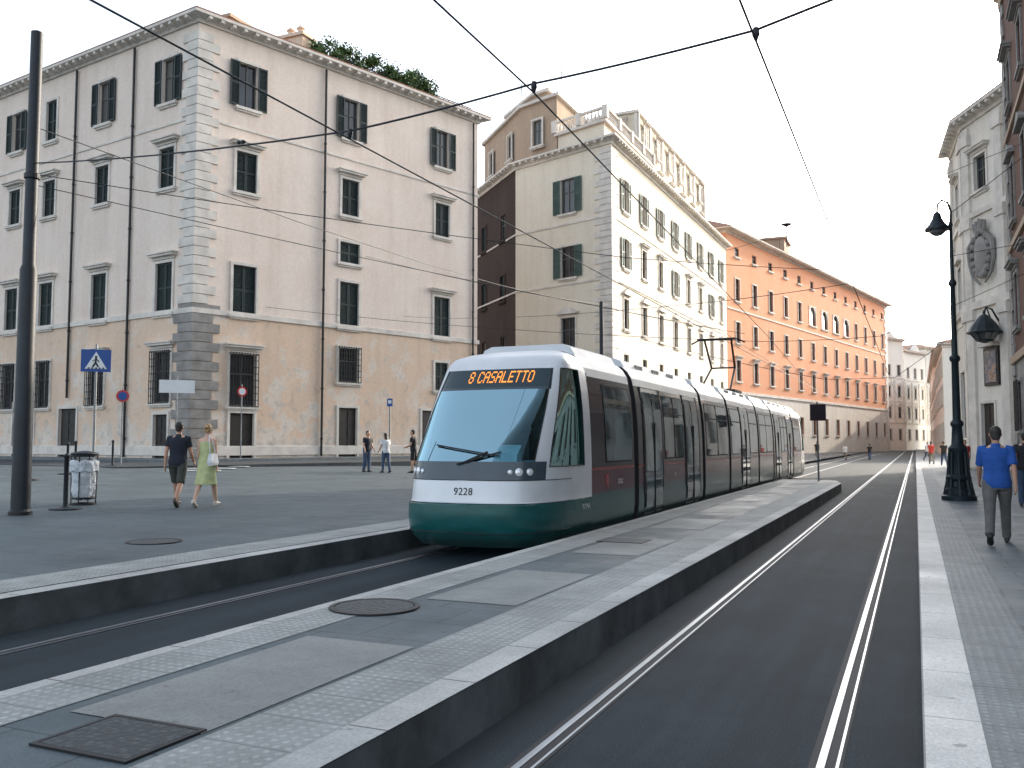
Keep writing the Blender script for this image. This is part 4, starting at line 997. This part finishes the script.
        for J in(LL,LR):
            h_,k,a=J
            if kind=='shorts': tb.tube([h_+V((0,0,.05)),h_.lerp(k,.3),h_.lerp(k,.7),h_.lerp(k,.97)],[.1,.098,.088,.086],12)
            else: tb.tube([h_+V((0,0,.05)),h_.lerp(k,.3),h_.lerp(k,.75),k,k.lerp(a,.4),k.lerp(a,.8),a+V((0,0,.0))],[.1,.1,.078,.072,.068,.062,.064],12)
        fin('shorts' if kind=='shorts' else 'trousers',tb,bottom,max(vox,.012))
    for J,(t_,k_) in((LL,thL),(LR,thR)):
        a=J[2]; s2=MB(); pit=R((t_-k_)*.75) if (t_-k_)<0 else R((t_-k_)*.6)
        M_=Matrix.Rotation(pit,3,'X')
        rings=[]
        for y,wd,zt in((-.07,.028,-.01),(-.05,.037,.03),(0,.04,.04),(.06,.043,.0),(.12,.046,-.025),(.17,.036,-.04),(.185,.015,-.05)):
            rings.append([a+M_@V((wd*math.cos(q_),y,(zt+.078)/2-.078+((zt+.078)/2)*math.sin(q_))) for q_ in [2*math.pi*q/12 for q in range(12)]])
        s2.loft(rings); mk('shoe',sc_(s2),plain('shoe_leather',shoes,.5),E,smooth=True)
    return E
hv=lambda dx,dy: math.atan2(-dx,dy)
navy=cloth('cloth_navy',(.012,.016,.028)); blk=cloth('cloth_black',(.014,.014,.016)); khaki=cloth('cloth_khaki',(.20,.16,.12)); grey=cloth('cloth_grey',(.12,.115,.11)); blue=cloth('cloth_blue',(.015,.08,.33)); lime=cloth('cloth_pale_lime',(.45,.48,.24)); wht=cloth('cloth_white',(.65,.66,.68)); denim=cloth('cloth_denim',(.05,.08,.14)); dkg=cloth('cloth_dark_green',(.05,.055,.045)); red=cloth('cloth_red',(.4,.04,.03))
person('man in navy t-shirt and dark shorts walking across the square',(-14.0,14.3,gz(-14)),hv(-.5,1),1.80,thL=(24,4),thR=(-16,26),armL=(-14,12),armR=(12,30),top=navy,bottom=dkg,kind='shorts',shoes=(.06,.04,.03))
person('woman in pale lime sleeveless dress walking across the square',(-13.42,14.5,gz(-13.4)),hv(-.35,1),1.74,thL=(-14,22),thR=(22,6),armL=(10,8),armR=(-6,14),top=lime,kind='dress',hairc=(.35,.22,.10),hair='bun',skin=m_skin2,female=True,shoes=(.5,.45,.38))
BG=ob('shoulder_bag',None,loc=(-13.18,14.42,gz(-13)+.86),rz=.3,label='white shoulder bag hanging beside the woman in the dress',cat='bag')
mb=MB(); mb.loft([[(-.04,-.14,0),(.04,-.14,0),(.04,.14,0),(-.04,.14,0)],[(-.055,-.16,.06),(.055,-.16,.06),(.055,.16,.06),(-.055,.16,.06)],[(-.03,-.13,.24),(.03,-.13,.24),(.03,.13,.24),(-.03,.13,.24)]]); mk('bag_body',mb,wht,BG)
mb=MB(); mb.tube([(0,-.12,.22),(-.05,-.08,.5),(-.09,0,.62),(-.05,.08,.5),(0,.12,.22)],.01,6); mk('bag_strap',mb,wht,BG)
person('man in bright blue shirt and grey trousers walking along the pavement',(1.08,15.1,.205),hv(.1,1),1.78,thL=(-20,24),thR=(24,4),armL=(20,22),armR=(-24,8),top=blue,bottom=grey,hairc=(.03,.025,.02),sleeve=.85,shoes=(.02,.018,.016),turn=8)
person('person in dark shirt and jeans walking on the pavement',(2.32,24.0,.205),hv(0,1),1.74,thL=(15,8),thR=(-16,20),top=blk,bottom=denim,vox=.014)
g2='people standing near the tram'
person('man in dark blue t-shirt and jeans standing near the tram',(-21.1,32.2,gz(-21)),hv(1,-.2),1.72,thL=(4,4),thR=(-4,4),armL=(8,30),armR=(5,12),top=navy,bottom=denim,vox=.018,group=g2)
person('person in white shirt and pale blue jeans near the tram',(-20.35,32.5,gz(-20)),hv(-1,.4),1.66,thL=(8,4),thR=(-8,10),armL=(8,30),armR=(5,42),top=wht,bottom=denim,vox=.018,group=g2,hair='long')
person('man in black t-shirt and dark shorts near the tram',(-19.3,33,gz(-19)),hv(-1,-.3),1.8,thL=(4,2),thR=(-8,10),armL=(8,60),armR=(15,52),top=blk,bottom=blk,kind='shorts',vox=.018,group=g2)
person('woman in dark top standing near a doorway',(-24.5,37.5,gz(-24)),hv(1,-1),1.6,thL=(4,2),thR=(-3,4),top=blk,bottom=denim,vox=.02,group=g2,hair='long')
g3='distant pedestrians along the street'
for i,(x,y,z,t_,b_) in enumerate(((1.4,93.7,.15,red,denim),(1.7,66.4,.2,blk,denim),(1.0,70,.2,red,khaki),(2.1,56,.2,navy,khaki),(-4.2,96.7,0,blk,denim),(-6.4,95.8,0,wht,khaki),(.9,84,.15,wht,denim),(2.0,45,.2,red,denim),(-9.5,100,.1,blk,khaki),(1.5,110,.15,blue,denim))):
    person('distant pedestrian in %s walking along the street'%('red top','black top','red top','navy top','black top','white top','white top','red top','black top','blue top')[i],(x,y,z),hv(random.uniform(-.5,.5),random.choice((1,-1))),random.uniform(1.62,1.8),top=t_,bottom=b_,vox=.03,group=g3)

# ------------------------------------------------------------ street furniture
m_blue=plain('sign_blue',(.008,.065,.28),.4,var=.05); m_signr=plain('sign_red',(.5,.03,.03),.4); m_galv=plain('galvanised_steel',(.22,.23,.24),.45,.6)
def signpole(nm,label,x,y,h,zg,heading,build,cat='sign'):
    E=ob(nm,None,loc=(x,y,zg),rz=heading,label=label,cat=cat)
    mb=MB(); mb.lathe([(.06,0),(.035,.03),(.03,h)],n=10); mk('post',mb,m_galv,E); build(E); return E
def crossing(E):
    z=3.45
    mb=MB(); mb.bx(-.37,.37,-.05,-.035,z-.3,z+.3); mk('sign_panel',mb,m_blue,E)
    mb=MB(); mb.add([(-.27,-.055,z-.22),(.27,-.055,z-.22),(0,-.055,z+.24)],[(0,1,2)]); mk('sign_triangle',mb,m_signw,E)
    mb=MB(); mb.ball((.0,-.06,z+.1),(.03,.004,.03),8,6); mb.tube([(0,-.06,z+.07),(-.01,-.06,z-.05),(-.08,-.06,z-.17)],.022,6,flat=.3); mb.tube([(-.01,-.06,z-.05),(.06,-.06,z-.17)],.02,6,flat=.3); mb.tube([(-.08,-.06,z-.02),(0,-.06,z+.05),(.08,-.06,z-.03)],.015,6,flat=.3)
    for k in range(5): mb.bx(-.2+k*.09,-.15+k*.09,-.062,-.057,z-.215,z-.185)
    mk('pedestrian_symbol',mb,m_tb,E)
signpole('crossing_sign','blue pedestrian crossing sign on a grey post',-20,17.4,3.9,gz(-20),R(42),crossing)
def roundsign(z,m1,m2,r=.3):
    def f(E):
        mb=MB(); mb.tube([(0,-.04,z),(0,-.055,z)],r,24); mk('sign_disc',mb,m1,E)
        mb=MB(); mb.tube([(0,-.058,z),(0,-.066,z)],r*.68,24); mk('sign_centre',mb,m2,E)
    return f
signpole('no_parking_sign','round red and blue no parking sign on a thin post',-32.1,29.4,3.4,gz(-32),R(45),roundsign(3.05,m_signr,m_blue,.27))
signpole('no_entry_sign','round red and white sign on a post by the corner window',-33.1,38.3,4.0,.86,R(60),roundsign(3.6,m_signr,m_signw,.27))
def dirsign(E):
    mb=MB(); z=3.6; mb.bx(-.78,.78,-.05,-.035,z-.3,z+.3); mk('sign_panel',mb,m_signw,E)
signpole('white_sign','plain white rectangular sign on a grey post',-31.4,31.9,4.1,gz(-31),R(45),dirsign)
def boxs(E):
    mb=MB(); z=2.5; mb.bx(-.28,.28,-.12,-.05,z-.3,z+.3); mk('sign_panel',mb,m_tk,E)
signpole('stop_sign','grey framed tram stop sign on a post at the platform end',-3.25,34.6,2.9,.3,R(20),boxs)
def psign(E):
    mb=MB(); z=3.0; mb.bx(-.12,.12,-.05,-.035,z-.17,z+.17); mk('sign_panel',mb,m_blue,E)
    mb=MB(); mb.bx(-.07,.07,-.055,-.05,z-.04,z+.1); mk('sign_symbol',mb,m_signw,E)
signpole('parking_sign','small blue and white sign on a post near the tram',-20.8,33.5,3.2,gz(-20),R(30),psign)
BI=ob('litter_bin',None,loc=(-16,13.7,gz(-16)),label='open metal litter bin with a whitish plastic bag',cat='litter bin')
mb=MB()
for k in range(4):
    a=2*math.pi*k/4+.5; mb.tube([(.25*math.cos(a),.25*math.sin(a),.02),(.27*math.cos(a),.27*math.sin(a),1.02)],.012,6)
for z,r in((.12,.24),(1.0,.268)):
    mb.lathe([(r,z),(r+.015,z+.01),(r+.015,z+.03),(r,z+.04)],n=24)
mb.lathe([(.02,0),(.27,0),(.27,.03),(.05,.05)],n=20); mk('bin_frame',mb,m_iron,BI)
t=NT('plastic_bag'); t.bump(t.noise(9,6),1,.05); m_bag=t.fin(t.ramp(t.noise(5,5),[(.35,(.40,.43,.46)),(.6,(.70,.73,.76))]),.35)
mb=MB(); rings=[]
for z,r in((.10,.12),(.15,.2),(.3,.235),(.5,.23),(.66,.235),(.84,.25),(.93,.262),(.90,.29),(.76,.285),(.70,.28)):
    rings.append([(r*(1+.06*math.sin(5*q+z*20)+.03*math.sin(11*q-z*30))*math.cos(q),r*(1+.06*math.sin(4*q+z*9))*math.sin(q),z+.015*math.sin(7*q)) for q in [2*math.pi*k/36 for k in range(36)]])
mb.loft(rings,cap=False); mk('bin_bag',mb,m_bag,BI,smooth=True)
mb=MB(); mb.lathe([(.26,1.03),(.28,1.06),(.26,1.09),(.1,1.12),(.02,1.13)],n=20); mk('bin_lid',mb,m_pole,BI,smooth=True)
BO=ob('bollard',None,loc=(-15.2,12.6,gz(-15)),label='thin dark bollard with a round base plate',cat='bollard',group='bollards on the square')
mb=MB(); mb.lathe([(.3,0),(.3,.03),(.08,.05),(.045,.07),(.045,1.0),(.06,1.02),(.06,1.06),(.02,1.1)],n=18); mk('bollard_post',mb,m_pole,BO,smooth=True)
for x,y in((-24.5,19),(-28.5,24),(-26.5,22),(-30.5,27.5)):
    copy_thing(BO,(x,y,gz(x)),0)
t=NT('cast_iron'); vx=t.n('ShaderNodeTexVoronoi'); vx.inputs['Scale'].default_value=24; t.l(t.pos,vx.inputs['Vector']); t.bump(vx.outputs['Distance'],.8,.01)
m_cast=t.fin(t.ramp(vx.outputs['Distance'],[(.1,(.085,.10,.105)),(.5,(.035,.042,.046))]),.6,.2)
def manhole(label,x,y,z,r=.37,sq=False):
    E=ob('manhole_cover',None,loc=(x,y,z),label=label,cat='manhole cover',group='manhole covers')
    mb=MB()
    if sq: mb.bx(-r,r,-r*.8,r*.8,-.01,.003)
    else: mb.lathe([(r-.04,-.01),(r-.04,.006)],n=40)
    mk('cover',mb,m_cast,E)
    mb=MB()
    if sq:
        for a in((-r-.03,-r-.005,-r*.8-.03,r*.8+.03),(r+.005,r+.03,-r*.8-.03,r*.8+.03),(-r-.005,r+.005,-r*.8-.03,-r*.8-.005),(-r-.005,r+.005,r*.8+.005,r*.8+.03)): mb.bx(a[0],a[1],a[2],a[3],-.01,.004)
    else: mb.loft([[((r+q)*math.cos(2*math.pi*k/40),(r+q)*math.sin(2*math.pi*k/40),z_) for k in range(40)] for q,z_ in((-.03,-.01),(-.03,.008),(.01,.008),(.01,-.01))],cap=False)
    mk('rim',mb,m_iron,E)
manhole('round cast iron manhole cover in the platform paving',-4.2,6.55,.313)
manhole('square cast iron cover in the platform paving',-3.45,3.2,.3125,.27,True)
manhole('round cast iron manhole cover in the square paving',-9.6,9.4,gz(-9.6)+.004,.36)
manhole('square cast iron cover in the platform paving',-3.8,12.4,.313,.3,True)
manhole('round cast iron manhole cover in the pavement',1.6,11,.21,.33)
